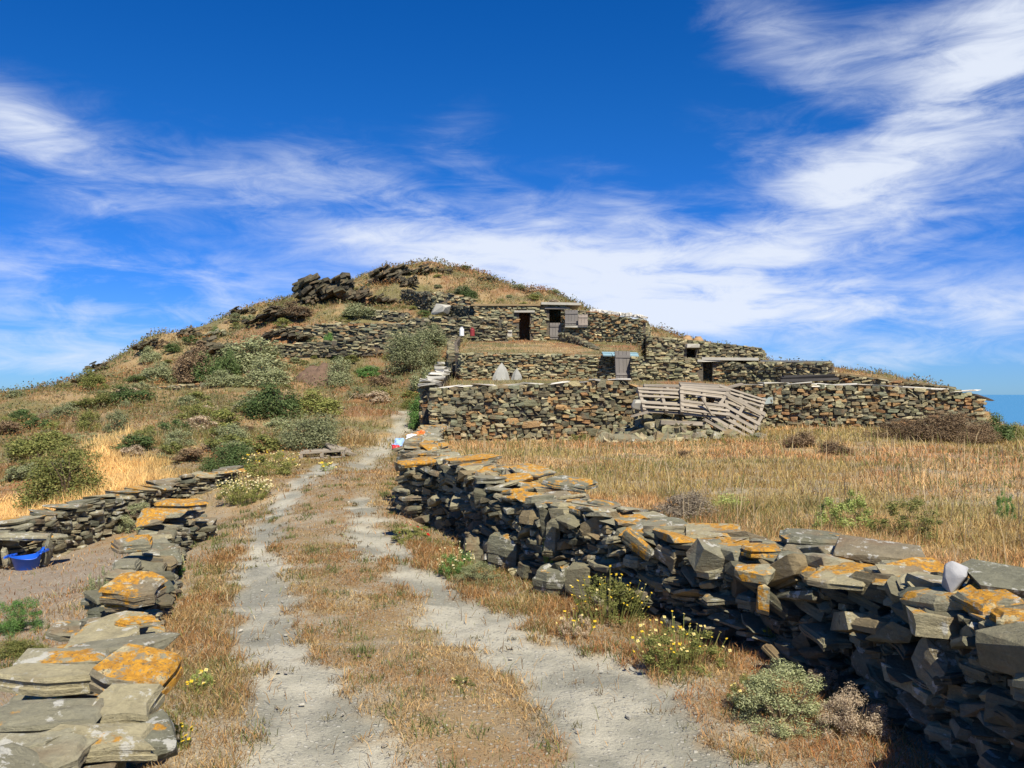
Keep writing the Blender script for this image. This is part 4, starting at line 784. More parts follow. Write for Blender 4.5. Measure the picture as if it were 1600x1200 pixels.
for a in [(1032, 660, 1098, 662, 20.7, .2, .09, 'thick pale board lying level under the pallets'), (1060, 671, 1092, 681, 20.5, .22, .05, 'short pale board slanting below the thick board'), (1100, 655, 1150, 684, 20.6, .13, .06, 'long diagonal board at the foot of the pallets'), (1096, 621, 1112, 648, 20.9, .09, .03, 'loose slat lying across the middle pallet'), (1108, 690, 1142, 694, 20.2, .2, .06, 'board on top of the small stack in the grass'), (1112, 700, 1146, 704, 20.1, .3, .07, 'dark lowest board of the small stack in the grass', M_WOODD), (1115, 680, 1150, 686, 20.4, .16, .05, 'board half under the right pallet'),
          (985, 651, 1012, 643, 20.9, .2, .05, 'bent pale board at the left of the heap'), (1130, 607, 1160, 600, 22.3, .3, .05, 'brown board resting on the wall top behind the pallets')]: board(*a)
rb = empty('stone_rubble', (4.3, 21.4, .35), 'heap of fallen stones under and left of the pallets', 'rubble')
pl = Pile(rb, MID)
for i in range(260):
    px = random.gauss(1040, 55); px = min(max(px, 945), 1190); u = abs(px - 1065) / 125; dd = random.uniform(19.9, 22.6); hmax = max(.16, (1.0 - u) * 1.3 * sm(dd, 19.6, 22.4)); x = X_(px, dd)
    z = h1(x, dd) + random.uniform(0, hmax); s = random.uniform(.2, .5)
    pl.add((x, dd, z), (s, s * random.uniform(.5, .9), s * random.uniform(.25, .5)), (random.gauss(0, .4), random.gauss(0, .4), random.uniform(0, 6)), random.choice([M_WARM, M_OLV, M_DARK, M_SLAB]))
pl.build(260)
o = link('pale_block', sm_mesh(HERO[4], M_CONC)); o.scale = (.42, .3, .24); o.location = P(999, 632, 21.2); o.rotation_euler = (.3, .1, .2); tag(o, 'pale square block at the left edge of the pallet heap', 'block')
o = link('grey_panel', box_mesh('grey_panel', [((0, 0, 0), (.26, .03, .16), I3)], plain_mat('grey_panel', (.33, .37, .33), .7, .2, 5, .1), .006)); o.location = P(1199, 626, 22.28); o.rotation_euler = (0, -.12, 0); tag(o, 'small grey green panel set on the wall right of the pallets', 'panel')
# pallet remains beside the upper track
pz_ = hit(500, 716)
p = pallet(497, 707, pz_[1], (.06, -.05, .15), 'old grey pallet lying flat beside the big grey bush', group='pallet by the track', w=1.0, l=.7); p.location = (pz_[0], pz_[1] + .3, pz_[2] + .09)
o = link('panel', box_mesh('panel', [((0, 0, 0), (.62, .6, .03), I3), ((0, .26, .03), (.62, .07, .03), I3), ((0, -.26, .03), (.62, .07, .03), I3), ((0, 0, .03), (.07, .45, .025), I3)], M_WOOD, .004)); pz_ = hit(528, 714); o.location = (pz_[0] + .02, pz_[1] + .2, pz_[2] + .13); o.rotation_euler = (.18, .28, .5); tag(o, 'weathered board panel leaning on the old pallet', 'panel')

# ------------------------------------------------------------------ blue tub and litter
def tub():
    p = hit(42, 890); n = 36; prof = [(0, .02), (.30, .0), (.33, .02), (.44, .26), (.50, .27), (.50, .285), (.43, .285), (.31, .05), (0, .045)]
    r = empty('plastic_tub', (p[0], p[1], p[2]), 'bright blue plastic tub with a bent rim on the lower ground', 'tub', rot=(0, 0, 0))
    vs = []
    for i, (a, z) in enumerate(prof):
        for k in range(n):
            t = 2 * math.pi * k / n; up = .09 * max(0, math.cos(t - .35)) ** 4 * (z / .28); vs.append((a * .40 * math.cos(t), a * .33 * math.sin(t), .66 * z * (.86 + .08 * math.sin(2 * t)) + up))
    q = [(i * n + k, i * n + (k + 1) % n, (i + 1) * n + (k + 1) % n, (i + 1) * n + k) for i in range(len(prof) - 1) for k in range(n)]
    link('bowl', np_mesh('bowl', vs, q, M_BLUE, quads=True, smooth=True), r)
    for sg in (-1, 1):
        bx = []
        for k in range(5):
            t = -.5 + k * .25; bx.append(((sg * (.195 + .03 * math.cos(t * 3)), .1 * t * 2, .165 + (.06 if sg > 0 else 0)), (.02, .055, .02), rotz(0)))
        link('handle', box_mesh('handle', bx, M_BLUE), r)
tub()
def rag(px, py, d, sx, sy, sz, mat, lab, seed):
    n = 12; r = random.Random(seed); u, v = np.meshgrid(np.linspace(-1, 1, n), np.linspace(-1, 1, n)); z = (fbm(u + seed, v, 1.4, 3, seed) - .4) * sz * 1.4 + sz * .3 * (1 - u * u)
    vs = np.stack([u * sx / 2 + (fbm(v, u, 1.5, 2, seed) - .5) * sx * .3, v * sy / 2, z], -1).reshape(-1, 3); q = [(i * n + j, i * n + j + 1, (i + 1) * n + j + 1, (i + 1) * n + j) for i in range(n - 1) for j in range(n - 1)]
    me = np_mesh('plastic_sack', np.concatenate([vs, vs - (0, 0, .012)]), q + [tuple(x + n * n for x in f_[::-1]) for f_ in q], mat, quads=True, smooth=True)
    o = link('plastic_sack', me); o.location = P(px, py, d); o.rotation_euler = (.5, 0, r.uniform(-.4, .4)); tag(o, lab, 'sack', 'plastic litter on the wall')
rag(623, 693, 12.2, .14, .16, .09, M_PALEB, 'crumpled pale blue plastic on the wall corner', 3); rag(619, 701, 12.0, .10, .12, .08, M_RED, 'crumpled red plastic hanging at the wall corner', 5)
rag(658, 680, 15.5, .16, .2, .1, M_ORANGE, 'crumpled orange plastic on the far stretch of wall', 7); rag(645, 684, 15.0, .2, .2, .05, M_WPLAST, 'white plastic scrap beside the orange plastic', 9)

# ------------------------------------------------------------------ shrubs
def leaf_cloud(n, seed, leaf, clumps=26, flat=.8, rads=(.12, .24), up=.35):
    """leaf faces spread in clumps through a unit crown: x, y in -.5...5, z in 0..1"""
    r = np.random.default_rng(seed); C = []
    while len(C) < clumps:
        p = r.uniform(-1, 1, 3); p[2] = (p[2] + 1) / 2
        if p[0] ** 2 + p[1] ** 2 + (p[2] * .98) ** 2 < 1 and (r.random() < .3 + .7 * np.sqrt((p ** 2).sum())): C.append(p * (.42, .42, .8))
    C = np.array(C); rad = r.uniform(*rads, clumps); k = r.integers(0, clumps, n)
    d = r.normal(0, 1, (n, 3)); d /= np.linalg.norm(d, axis=1)[:, None]; q = r.random(n) ** .45
    p = C[k] + d * (q * rad[k])[:, None] * (1, 1, 1.15); p[:, 2] = np.abs(p[:, 2])
    nr = d + r.normal(0, .5, (n, 3)) + (0, 0, up); nr /= np.linalg.norm(nr, axis=1)[:, None]
    a = np.cross(nr, r.normal(0, 1, (n, 3))); a /= np.linalg.norm(a, axis=1)[:, None]; b = np.cross(nr, a)
    s = leaf * r.uniform(.6, 1.4, n)[:, None]
    V = np.stack([p - a * s, p + b * s * .45, p + a * s, p - b * s * .45], 1).reshape(-1, 3); Q = np.arange(n * 4).reshape(-1, 4)
    return V, Q
def stem_mesh(seed, n=9, r0=.02):
    r = random.Random(seed); Vs = []; Q = []; c = 0
    for k in range(n):
        a = r.uniform(0, 6.28); e = Vector((math.cos(a) * r.uniform(.1, .36), math.sin(a) * r.uniform(.1, .36), r.uniform(.45, .8))); m = e * .5 + Vector((r.gauss(0, .04), r.gauss(0, .04), .06))
        for j, (pt, rad) in enumerate(((Vector((0, 0, -.03)), r0), (m, r0 * .6), (e, r0 * .2))):
            for i in range(4): t = i * math.pi / 2; Vs.append((pt.x + rad * math.cos(t), pt.y + rad * math.sin(t), pt.z))
        for j in range(2):
            for i in range(4): Q.append((c + j * 4 + i, c + j * 4 + (i + 1) % 4, c + (j + 1) * 4 + (i + 1) % 4, c + (j + 1) * 4 + i))
        c += 12
    return np_mesh('stem', Vs, Q, M_STEM, quads=True)
STEMS = [stem_mesh(i) for i in range(3)]
_bush = {}
def bush_mesh(kind, var, fine):
    k = (kind, var, fine)
    if k not in _bush:
        n, lf = {0: (2600, .036), 1: (6500, .025), 2: (13000, .0155), 3: (6500, .0145), 4: (17000, .0105)}[fine]
        V, Q = leaf_cloud(n, 1000 + var * 7 + fine, lf, {0: 20, 1: 34, 2: 50, 3: 44, 4: 80}[fine], rads={3: (.04, .11), 4: (.05, .12)}.get(fine, (.12, .23))); _bush[k] = np_mesh('foliage', V, Q, LEAF[kind], quads=True)
    return _bush[k]
def bush(px, py, w, h_, kind, lab, fine=1, var=None, d=None, group=None, stems=True, name='shrub', cat='shrub', deep=.8):
    p = hit(px, py) if d is None else (*P(px, py, d)[:2], P(px, py, d)[2])
    if p is None: return
    sc = p[1] / F; var = random.randrange(3) if var is None else var
    r = empty(name, (p[0], p[1] + w * sc * deep * .3, p[2]), lab, cat, group); r.location.z = h1(r.location.x, r.location.y) - .02 if d is None else p[2]
    extra = max(0, p[2] - r.location.z)
    f_ = link('foliage', bush_mesh(kind, var, fine), r); f_.scale = (w * sc * 1.12, w * sc * deep * 1.1, (h_ * sc + extra) * 1.12); f_.rotation_euler = (0, 0, random.choice((0, .3, -.3, 3.1)))
    if stems: s = link('stem', STEMS[var], r); s.scale = (w * sc, w * sc * deep, h_ * sc)
    return r
random.seed(3)
for a in [(85, 800, 130, 110, 'olive', 'big green bush among golden grass at the far left', 2), (45, 728, 100, 55, 'olive', 'spreading olive bush above the big green bush'), (352, 742, 95, 48, 'dark', 'dark green bush just above the lichen covered left wall', 2), (480, 706, 115, 58, 'grey', 'large grey green bush behind the old pallet by the track', 2),
          (425, 656, 90, 62, 'dark', 'tall dark green bush half way up beside the track'), (487, 650, 80, 40, 'olive', 'olive bush right of the tall dark bush'), (356, 698, 55, 34, 'grey', 'round grey green bush left of the large grey bush'), (300, 602, 70, 62, 'brown', 'very dark brown green thicket on the left slope'), (322, 598, 50, 50, 'dark', 'dark bush grown into the brown thicket'),
          (392, 578, 105, 55, 'grey', 'broad grey thicket below the hillside terrace wall'), (350, 590, 50, 45, 'dark', 'dark bush between the two thickets'), (408, 604, 75, 44, 'grey', 'pale grey green bush in front of the broad thicket'), (345, 606, 70, 26, 'grey', 'low grey bush under the brown thicket'), (530, 604, 42, 48, 'grey', 'upright grey green bush right of the earth heap'),
          (540, 560, 30, 26, 'bright', 'small bright green bush above the earth heap'), (512, 545, 18, 22, 'bright', 'tiny bright green bush against the terrace wall'), (640, 588, 100, 66, 'grey', 'big pale green bush spilling over the yard side wall', 2), (672, 545, 60, 40, 'grey', 'upper end of the pale green growth near the house'), (658, 618, 50, 50, 'grey', 'green bush hugging the side wall below the pillar'),
          (656, 672, 40, 56, 'bright', 'green bush at the foot of the side wall corner'), (575, 592, 40, 18, 'bright', 'low green plants on the path before the pale bush'), (178, 676, 38, 34, 'grey', 'blue grey bush standing alone above the golden grass'), (135, 674, 40, 34, 'olive', 'olive bush left of the lone blue grey bush'), (97, 656, 46, 24, 'grey', 'low grey bush on the far left slope'), (190, 634, 90, 30, 'dark', 'dark green band of bush on the left slope'),
          (145, 640, 60, 26, 'olive', 'olive bush at the left end of the dark band'), (138, 612, 46, 30, 'olive', 'olive bush on the left skyline'), (243, 598, 60, 32, 'grey', 'grey bush below the lower left rocks'), (230, 570, 36, 26, 'grey', 'grey bush beside the skyline rock knob'), (338, 528, 26, 20, 'dark', 'dark bush on the rust slope'), (560, 500, 60, 24, 'grey', 'grey bush above the terrace wall'), (455, 505, 60, 24, 'brown', 'brown scrub on the rust slope'),
          (730, 472, 32, 24, 'dark', 'dark bush on top of the ruin wall'), (1562, 692, 60, 46, 'dark', 'dark green bush at the right end of the yard wall'), (1594, 690, 40, 30, 'olive', 'olive bush at the right edge beyond the yard wall'),
          (640, 640, 30, 20, 'olive', 'little olive plant at the wall by the upper track'), (25, 665, 36, 20, 'dark', 'dark low bush near the left edge of the slope'), (225, 690, 50, 24, 'olive', 'olive scrub above the golden grass'), (275, 700, 50, 26, 'grey', 'grey scrub left of the round bush'), (300, 655, 60, 22, 'olive', 'olive scrub in the middle of the left slope'),
          (1070, 716, 30, 12, 'brown', 'small brown scrub before the pallet heap'), (1255, 700, 60, 28, 'brown', 'dead brown scrub in the field before the yard wall'), (1310, 712, 60, 24, 'brown', 'second dead brown scrub in the field'), (1075, 684, 46, 22, 'brown', 'dead brown scrub under the pallets')]:
    bush(*a[:6], fine=a[6] if len(a) > 6 else 1)
for px, py, w, h_, lab in [(1420, 690, 110, 34, 'left part of the brown brushwood heap at the yard wall'), (1480, 692, 120, 50, 'highest part of the brown brushwood heap at the yard wall'), (1535, 695, 80, 36, 'right part of the brown brushwood heap at the yard wall')]:
    bush(px, py, w, h_, 'brown', lab, 2, name='brushwood_heap', cat='brushwood', group='brushwood heaped against the wall', deep=.5)
# small scrub that dots the hill
cnt = 0; rs = random.Random(77)
while cnt < 210:
    px = rs.uniform(0, 900); py = rs.uniform(420, 760); p = hit(px, py)
    if p is None or p[1] < 17 or p[1] > 75 or sdist(poly_yard, p[0], p[1]) > -.5 or sdist(poly_up, p[0], p[1]) > -.5 or sdist(poly_field, p[0], p[1]) > -.5 or sdist(rutF, p[0], p[1]) > -1.2 or gold(np.array(p[0]), np.array(p[1])) > .3 or (p[0] > -3.2 and p[1] < 36): continue
    w = rs.uniform(.35, 1.2) * F / p[1]; kd = rs.choice(['grey', 'grey', 'grey', 'olive', 'olive', 'olive', 'dark', 'brown', 'dry'])
    word = {'grey': 'grey green', 'olive': 'olive', 'dark': 'dark green', 'brown': 'dead brown', 'dry': 'straw coloured'}[kd]
    marks = [(640, 415, 'the summit'), (517, 450, 'the skyline outcrop'), (540, 505, 'the top of the terrace wall'), (655, 470, 'the roofless ruin'), (800, 455, 'the slope above the house'), (440, 495, 'the scattered rocks on the rust slope'), (300, 575, 'the brown thicket'), (392, 560, 'the broad grey thicket'), (232, 545, 'the skyline rock knob'), (150, 590, 'the left skyline'), (60, 640, 'the far left slope'), (190, 625, 'the dark band of bush'),
             (290, 600, 'the low field wall'), (497, 590, 'the earth heap'), (425, 640, 'the tall dark bush'), (480, 690, 'the old pallet'), (356, 690, 'the round grey bush'), (178, 665, 'the lone blue grey bush'), (80, 740, 'the big green bush'), (250, 710, 'the edge of the golden grass'), (590, 600, 'the upper track'), (330, 510, 'the rust ridge'), (560, 470, 'the saddle beside the outcrop')]
    mk = min(marks, key=lambda q: (q[0] - px) ** 2 + (q[1] - py) ** 2); side_ = ('left of' if px < mk[0] - 14 else 'right of' if px > mk[0] + 14 else 'at') if abs(px - mk[0]) * .8 > abs(py - mk[1]) else ('above' if py < mk[1] else 'below'); siz = 'large' if w * p[1] / F > 1.15 else 'small' if w * p[1] / F < .8 else 'middling'
    bush(px, py, w, w * rs.uniform(.3, .5), kd, '%s %s tussock %s %s' % (siz, word, side_, mk[2]), rs.choice((0, 0, 3)), group='small %s hillside tussocks' % word, stems=False, name='tussock', cat='tussock'); cnt += 1
by_label = {}
for o in COL.objects:
    if o.name.startswith('tussock'): by_label.setdefault(o['label'], []).append(o)
for lab, lst in by_label.items():                              # look-alikes beside one landmark: told apart by their order
    if len(lst) in (2, 3, 4):
        for o, w_ in zip(sorted(lst, key=lambda q: q.location.x / q.location.y), ('left', 'right') if len(lst) == 2 else ('leftmost', 'middle', 'rightmost') if len(lst) == 3 else ('leftmost', 'second from left', 'second from right', 'rightmost')): o['label'] = '%s, %s one' % (lab, w_)
# near plants
for a in [(1235, 1150, 185, 105, 'grey', 'grey green leafy herb at the foot of the right wall', 4), (1345, 1165, 120, 85, 'dry', 'dried wiry bush right of the grey green herb', 4), (1290, 1020 + 70, 60, 50, 'dry', 'dried brown weed behind the grey green herb', 3), (15, 995, 90, 64, 'bright', 'dark green bush at the left edge below the slab wall', 4), (150, 985, 46, 120, 'grey', 'thin grey plant climbing the outer side of the left wall', 3), (210, 836, 70, 54, 'grey', 'grey green plant where the two left walls meet', 3),
          (745, 915, 85, 36, 'grey', 'low grey green herb below the fallen blocks of the right wall', 4), (20, 1030, 90, 26, 'olive', 'mossy cushion on the slope below the left wall', 2), (65, 1075 - 20, 50, 26, 'olive', 'mossy cushion beside the big left slabs', 2)]:
    bush(*a[:6], fine=a[6])
for a in [(1145, 832, 80, 60, 'lime', 'bright green spiky plant growing behind the right wall', 8.0), (1075, 815, 110, 44, 'ash', 'dead ashy thistle bush lying on the right wall', 7.3)]:
    bush(*a[:6], fine=2, d=a[6])
for a in [(1330, 845, 120, 90, 'lime', 'yellow green weed clump in the field behind the right wall'), (1430, 850, 120, 75, 'olive', 'olive weed clump right of the yellow green weeds'), (1575, 820, 36, 64, 'bright', 'tall green weed at the right edge of the field'), (1000, 690, 50, 16, 'olive', 'low weeds at the foot of the yard wall'), (905, 692, 40, 18, 'olive', 'weeds at the foot of the brown yard wall')]:
    bush(*a, fine=3, stems=False, name='weed_clump', cat='weeds')
# flowering plants
def flowers(px, py, w, h_, nfl, cols, leaf, lab, d=None, fine=3, rad=.010, name='flowering_plant', tall=1.15):
    r = bush(px, py, w, h_, leaf, lab, fine, stems=False, name=name, cat='flowers', d=d)
    y = r.location.y; sc = y / F; W_, H_ = w * sc, h_ * sc; Vs = []; Cs = []; Ts = []; n = 0; sv = []; sq = []; k2 = 0
    for i in range(nfl):
        a = random.uniform(0, 6.28); q = math.sqrt(random.random()) * .52; p = Vector((math.cos(a) * q * W_, math.sin(a) * q * W_ * .8, H_ * random.uniform(.55, tall) * (1.1 - q * .7)))
        nr = (Vector((random.gauss(0, .35), random.gauss(-.45, .35), .9))).normalized(); t1 = nr.orthogonal().normalized(); t2 = nr.cross(t1); c = random.choice(cols); rr = rad * random.uniform(.7, 1.25)
        Vs.append(p + nr * rr * .25); Cs.append((.55, .36, .02) if c != 'red' else (.1, .0, .0))
        for k in range(8):
            t = k * math.pi / 4; q_ = rr * (1 if k % 2 == 0 else .72); Vs.append(p + t1 * math.cos(t) * q_ + t2 * math.sin(t) * q_)
            Cs.append({'white': (.74, .70, .48), 'yellow': (.72, .50, .04), 'cream': (.72, .62, .28), 'red': (.62, .03, .02), 'mauve': (.4, .2, .5)}[c])
        for k in range(8): Ts.append((n, n + 1 + k, n + 1 + (k + 1) % 8))
        n += 9
        for dx_ in (-.002, .002): sv += [(p.x * .6 + dx_, p.y * .6, 0), (p.x + dx_, p.y, p.z)]
        sq.append((k2, k2 + 1, k2 + 3, k2 + 2)); k2 += 4
    link('flower_heads', np_mesh('flower_heads', Vs, Ts, M_PETAL, Cs), r)['kind'] = 'stuff'; link('flower_stalks', np_mesh('flower_stalks', sv, sq, LEAF['olive'], quads=True), r)['kind'] = 'stuff'
    return r
random.seed(9)
flowers(955, 980, 130, 78, 60, ['cream', 'yellow', 'yellow'], 'olive', 'yellow and cream daisies against the middle of the right wall')
flowers(1070, 1055, 150, 80, 60, ['cream', 'yellow', 'cream'], 'olive', 'tall cream daisies in front of the right wall shadow')
flowers(712, 905, 60, 52, 45, ['white', 'cream', 'white'], 'bright', 'white daisies beside the fallen wall blocks')
flowers(858, 880, 26, 40, 14, ['white', 'cream'], 'bright', 'small white daisies in a nook of the right wall', d=7.0)
flowers(375, 792, 90, 42, 160, ['white', 'cream', 'white'], 'olive', 'thick patch of white and yellow daisies left of the rut', rad=.017)
flowers(420, 745, 90, 40, 90, ['cream', 'yellow', 'white'], 'olive', 'yellowish daisies above the white daisy patch', rad=.017)
flowers(640, 850, 70, 34, 9, ['red'], 'olive', 'red poppies at the base of the wall corner', rad=.018)
flowers(1205, 1030, 20, 60, 5, ['yellow'], 'olive', 'single tall yellow flowers above the grey herb', rad=.014, tall=1.5)
flowers(265, 905, 46, 46, 22, ['yellow', 'cream'], 'bright', 'green plant with yellow buds on the left verge')
flowers(275, 1178, 46, 50, 22, ['yellow'], 'olive', 'yellow flowers at the foot of the left slab wall', rad=.010)
flowers(310, 1085, 50, 36, 18, ['cream', 'yellow'], 'lime', 'pale green flowering weed on the left verge', rad=.010)
flowers(510, 735, 26, 14, 16, ['yellow', 'cream'], 'lime', 'small yellow flowers in the middle of the track', rad=.03)
flowers(720, 1075, 46, 16, 9, ['white', 'cream'], 'olive', 'few white flowers on the strip between the ruts', rad=.009)
flowers(565, 1035, 36, 12, 3, ['mauve'], 'olive', 'tiny mauve flowers on the strip between the ruts', rad=.010)
flowers(1180, 1120, 90, 60, 14, ['cream'], 'olive', 'sparse pale flowers left of the grey green herb', rad=.010)
flowers(900, 1000, 60, 44, 16, ['cream', 'yellow'], 'dry', 'half dried daisies at the edge of the right rut', rad=.011)

# ------------------------------------------------------------------ grass
def blades(px_, py_, L, w, lean, col, segs):
    n = len(px_); r = RNG; z = height(px_, py_) - .012; az_ = r.uniform(0, 2 * np.pi, n); base = np.stack([px_, py_, z], 1)
    d = np.stack([np.cos(az_), np.sin(az_), np.zeros(n)], 1); fa = r.uniform(0, np.pi, n); sd = np.stack([np.cos(fa), np.sin(fa), np.zeros(n)], 1) * (w / 2)[:, None]
    up = np.array((0, 0, 1.0)); c1, s1_ = np.cos(lean * .6)[:, None], np.sin(lean * .6)[:, None]; c2, s2_ = np.cos(lean * 1.35)[:, None], np.sin(lean * 1.35)[:, None]; Lc = L[:, None]
    if segs == 1:
        tip = base + (d * np.sin(lean)[:, None] + up * np.cos(lean)[:, None]) * Lc; V = np.stack([base - sd, base + sd, tip], 1).reshape(-1, 3); T = np.arange(n * 3).reshape(-1, 3); C = np.repeat(col, 3, 0)
        return V, T, C
    m = base + (d * s1_ + up * c1) * Lc * .55; tip = m + (d * s2_ + up * c2) * Lc * .45; tip[:, 2] = np.maximum(tip[:, 2], z + .004)
    V = np.stack([base - sd, base + sd, m + sd * .8, m - sd * .8, tip], 1).reshape(-1, 3); k = np.arange(n)[:, None] * 5
    T = np.concatenate([k + (0, 1, 2), k + (0, 2, 3), k + (3, 2, 4)], 1).reshape(-1, 3); return V, T, np.repeat(col, 5, 0)
def scatter(n, d0, d1, pw, half=.70):
    u = RNG.random(n); d = (d0 ** pw + u * (d1 ** pw - d0 ** pw)) ** (1 / pw); a = RNG.uniform(-half, half, n); return d * np.sin(a), d * np.cos(a), d
def in_wall(x, y):
    a = np.minimum(np.abs(sdist(offset_path_poly, x, y)), 9); return a < .30
groups = {}
def put(key, V, T, C):
    g = groups.setdefault(key, [[], [], [], 0]); g[0].append(V); g[1].append(T + g[3]); g[2].append(C); g[3] += len(V)
def near_path(path, x, y, r):
    d2 = np.full(x.shape, 1e9)
    for (ax, ay), (bx, by) in zip(path[:-1], path[1:]):
        ex, ey = bx - ax, by - ay; t = np.clip(((x - ax) * ex + (y - ay) * ey) / (ex * ex + ey * ey), 0, 1); d2 = np.minimum(d2, (x - ax - t * ex) ** 2 + (y - ay - t * ey) ** 2)
    return d2 < r * r
LW = [(x, y) for x, y in lpath]
for n, d0, d1, pw, segs in [(480000, 2.2, 9, 1.2, 3), (270000, 6, 24, 1.1, 3), (240000, 20, 75, 1.15, 1)]:
    x, y, d = scatter(n, d0, d1, pw); tm_ = trackmask(x, y); fd = sdist(poly_field, x, y); g = gold(x, y); yd = sdist(poly_yard, x, y); ud = np.maximum(sdist(poly_up, x, y), sdist(poly_up2, x, y))
    clump = fbm(x, y, 3.5, 3, 91); big = fbm(x, y, .8, 3, 95)
    field = fd > .25; yard = (yd > .2) | (ud > .2); verge = ~field & ~yard & (d < 22); hillm = ~field & ~yard & ~verge
    lowyard = verge & (x < -2.0 - (y - 4) * .2) & (y < 11.5 + (x + 8) * .6) & (x < -2.2)
    strip = verge & ~lowyard & (sdist([rutL[k] for k in range(7, 16)] + [rutR[k] for k in range(0, 8)], x, y) > 0)
    dens = np.where(field, .3 + .9 * sm(clump, .35, .6), np.where(yard, .5, np.where(hillm, .35 + .7 * big, .6 + .5 * sm(clump, .32, .6))))
    dens = np.where(lowyard, .14, dens); dens = np.where(strip, dens * .9, dens); dens = dens * np.where(field, 1, (1 - tm_) ** 2 + .012); dens = np.where(g > .4, 1.0, dens)
    keep = (RNG.random(n) < dens) & ~near_path(ctr, x, y, .30) & ~near_path(LW, x, y, .27) & (np.abs(fd) > .1)
    x, y, d, field, yard, verge, hillm, g, clump, big, strip = [q[keep] for q in (x, y, d, field, yard, verge, hillm, g, clump, big, strip)]; m = len(x)
    col = veg_colour(x, y); rr = RNG.random(m); col = col * RNG.uniform(.8, 1.8, m)[:, None]
    col = np.where((hillm & (g < .3))[:, None], lerp(col, OLIVE * 1.3, np.full(m, .30)) * .82, col)
    nog = g < .3; tint = fbm(x, y, 1.1, 3, 99)
    sel = nog & (rr < .06 + .30 * sm(tint, .5, .66)); col[sel] = C_((.19, .19, .06)) * RNG.uniform(.7, 1.6, sel.sum())[:, None]
    sel = nog & (rr > .42) & (rr < np.where(verge, .70, .58)); col[sel] = C_((.28, .17, .07)) * RNG.uniform(.6, 1.5, sel.sum())[:, None]
    sel = nog & (rr > .86); col[sel] = C_((.58, .46, .26)) * RNG.uniform(.7, 1.25, sel.sum())[:, None]
    far = np.clip(d / 20, 0, 3.2)
    L = np.where(field, RNG.uniform(.04, .14, m) * (.4 + 1.2 * clump), np.where(g > .4, RNG.uniform(.2, .42, m), np.where(hillm, RNG.uniform(.12, .34, m) * (.5 + big), np.where(yard, RNG.uniform(.06, .2, m), RNG.uniform(.02, .10, m) * (.5 + clump)))))
    L = np.where(strip, L * .55, L); w = np.maximum(RNG.uniform(.0016, .0038, m), d * .00066 * RNG.uniform(.6, 1.6, m))
    lean = np.where(field | (g > .4) | hillm, np.abs(RNG.normal(.65, .4, m)), np.abs(RNG.normal(.95, .4, m))); lean = np.clip(lean, 0, 1.45)
    for key, mk in (('field', field), ('yard', yard), ('gold', (g > .4) & ~field), ('verge', verge & (g <= .4)), ('hill', hillm & (g <= .4))):
        if mk.any(): put(key, *blades(x[mk], y[mk], L[mk], w[mk], lean[mk], col[mk], segs))
sx_, sy_, sd_ = scatter(3500, 4, 23, 1.2); kk = (sdist(poly_field, sx_, sy_) > .3) & (fbm(sx_, sy_, .7, 3, 88) > .47); sx_, sy_, sd_ = sx_[kk], sy_[kk], sd_[kk]; ns_ = len(sx_)
put('field', *blades(sx_, sy_, RNG.uniform(.2, .5, ns_), np.maximum(.003, sd_ * .0009), np.clip(np.abs(RNG.normal(.25, .25, ns_)), 0, 1.2), np.where(RNG.random(ns_)[:, None] < .35, C_((.22, .22, .07)), C_((.62, .48, .26))) * RNG.uniform(.7, 1.2, ns_)[:, None], 3))
gx_, gy_, gd_ = scatter(900, 2.6, 15, 1.2, .6); kk = (sdist(poly_field, gx_, gy_) < -.5) & (trackmask(gx_, gy_) < .3) & (gx_ > -2.9 - .1 * gy_); gx_, gy_, gd_ = gx_[kk], gy_[kk], gd_[kk]
bx_ = np.repeat(gx_, 45) + RNG.normal(0, .045, len(gx_) * 45); by_ = np.repeat(gy_, 45) + RNG.normal(0, .045, len(gx_) * 45); nb = len(bx_)
put('verge', *blades(bx_, by_, RNG.uniform(.02, .09, nb), np.maximum(RNG.uniform(.003, .006, nb), np.repeat(gd_, 45) * .0008), np.clip(np.abs(RNG.normal(.7, .4, nb)), 0, 1.4), C_((.15, .17, .055)) * RNG.uniform(.6, 1.6, nb)[:, None], 3))
tx_, ty_, td_ = scatter(2600, 2.4, 16, 1.2, .6); tk = trackmask(tx_, ty_); kk = (tk > .25) & (RNG.random(len(tx_)) < np.where(tk > .9, .22, .8)) & (sdist(poly_field, tx_, ty_) < -.4); tx_, ty_, td_ = tx_[kk], ty_[kk], td_[kk]
bx_ = np.repeat(tx_, 22) + RNG.normal(0, .028, len(tx_) * 22); by_ = np.repeat(ty_, 22) + RNG.normal(0, .022, len(tx_) * 22); nb = len(bx_); tc = np.repeat(RNG.random(len(tx_)), 22)[:, None]
put('verge', *blades(bx_, by_, RNG.uniform(.012, .045, nb), np.maximum(RNG.uniform(.002, .004, nb), np.repeat(td_, 22) * .0008), np.clip(np.abs(RNG.normal(.9, .4, nb)), 0, 1.4), (C_((.15, .145, .06)) * tc + C_((.26, .17, .085)) * (1 - tc)) * RNG.uniform(.6, 1.4, nb)[:, None], 3))
for key, lab in (('field', 'dry straw and rust coloured grass covering the field right of the track'), ('yard', 'thin dry grass on the yard terraces'), ('gold', 'ripe golden grass beyond the lower left wall'), ('verge', 'short matted dry grass on the verges and between the ruts'), ('hill', 'rust, straw and olive grass covering the hillside')):
    g = groups[key]; tag(link('dry_grass', np_mesh('dry_grass', np.concatenate(g[0]), np.concatenate(g[1]), M_GRASS, np.concatenate(g[2]))), lab, 'grass', kind='stuff')
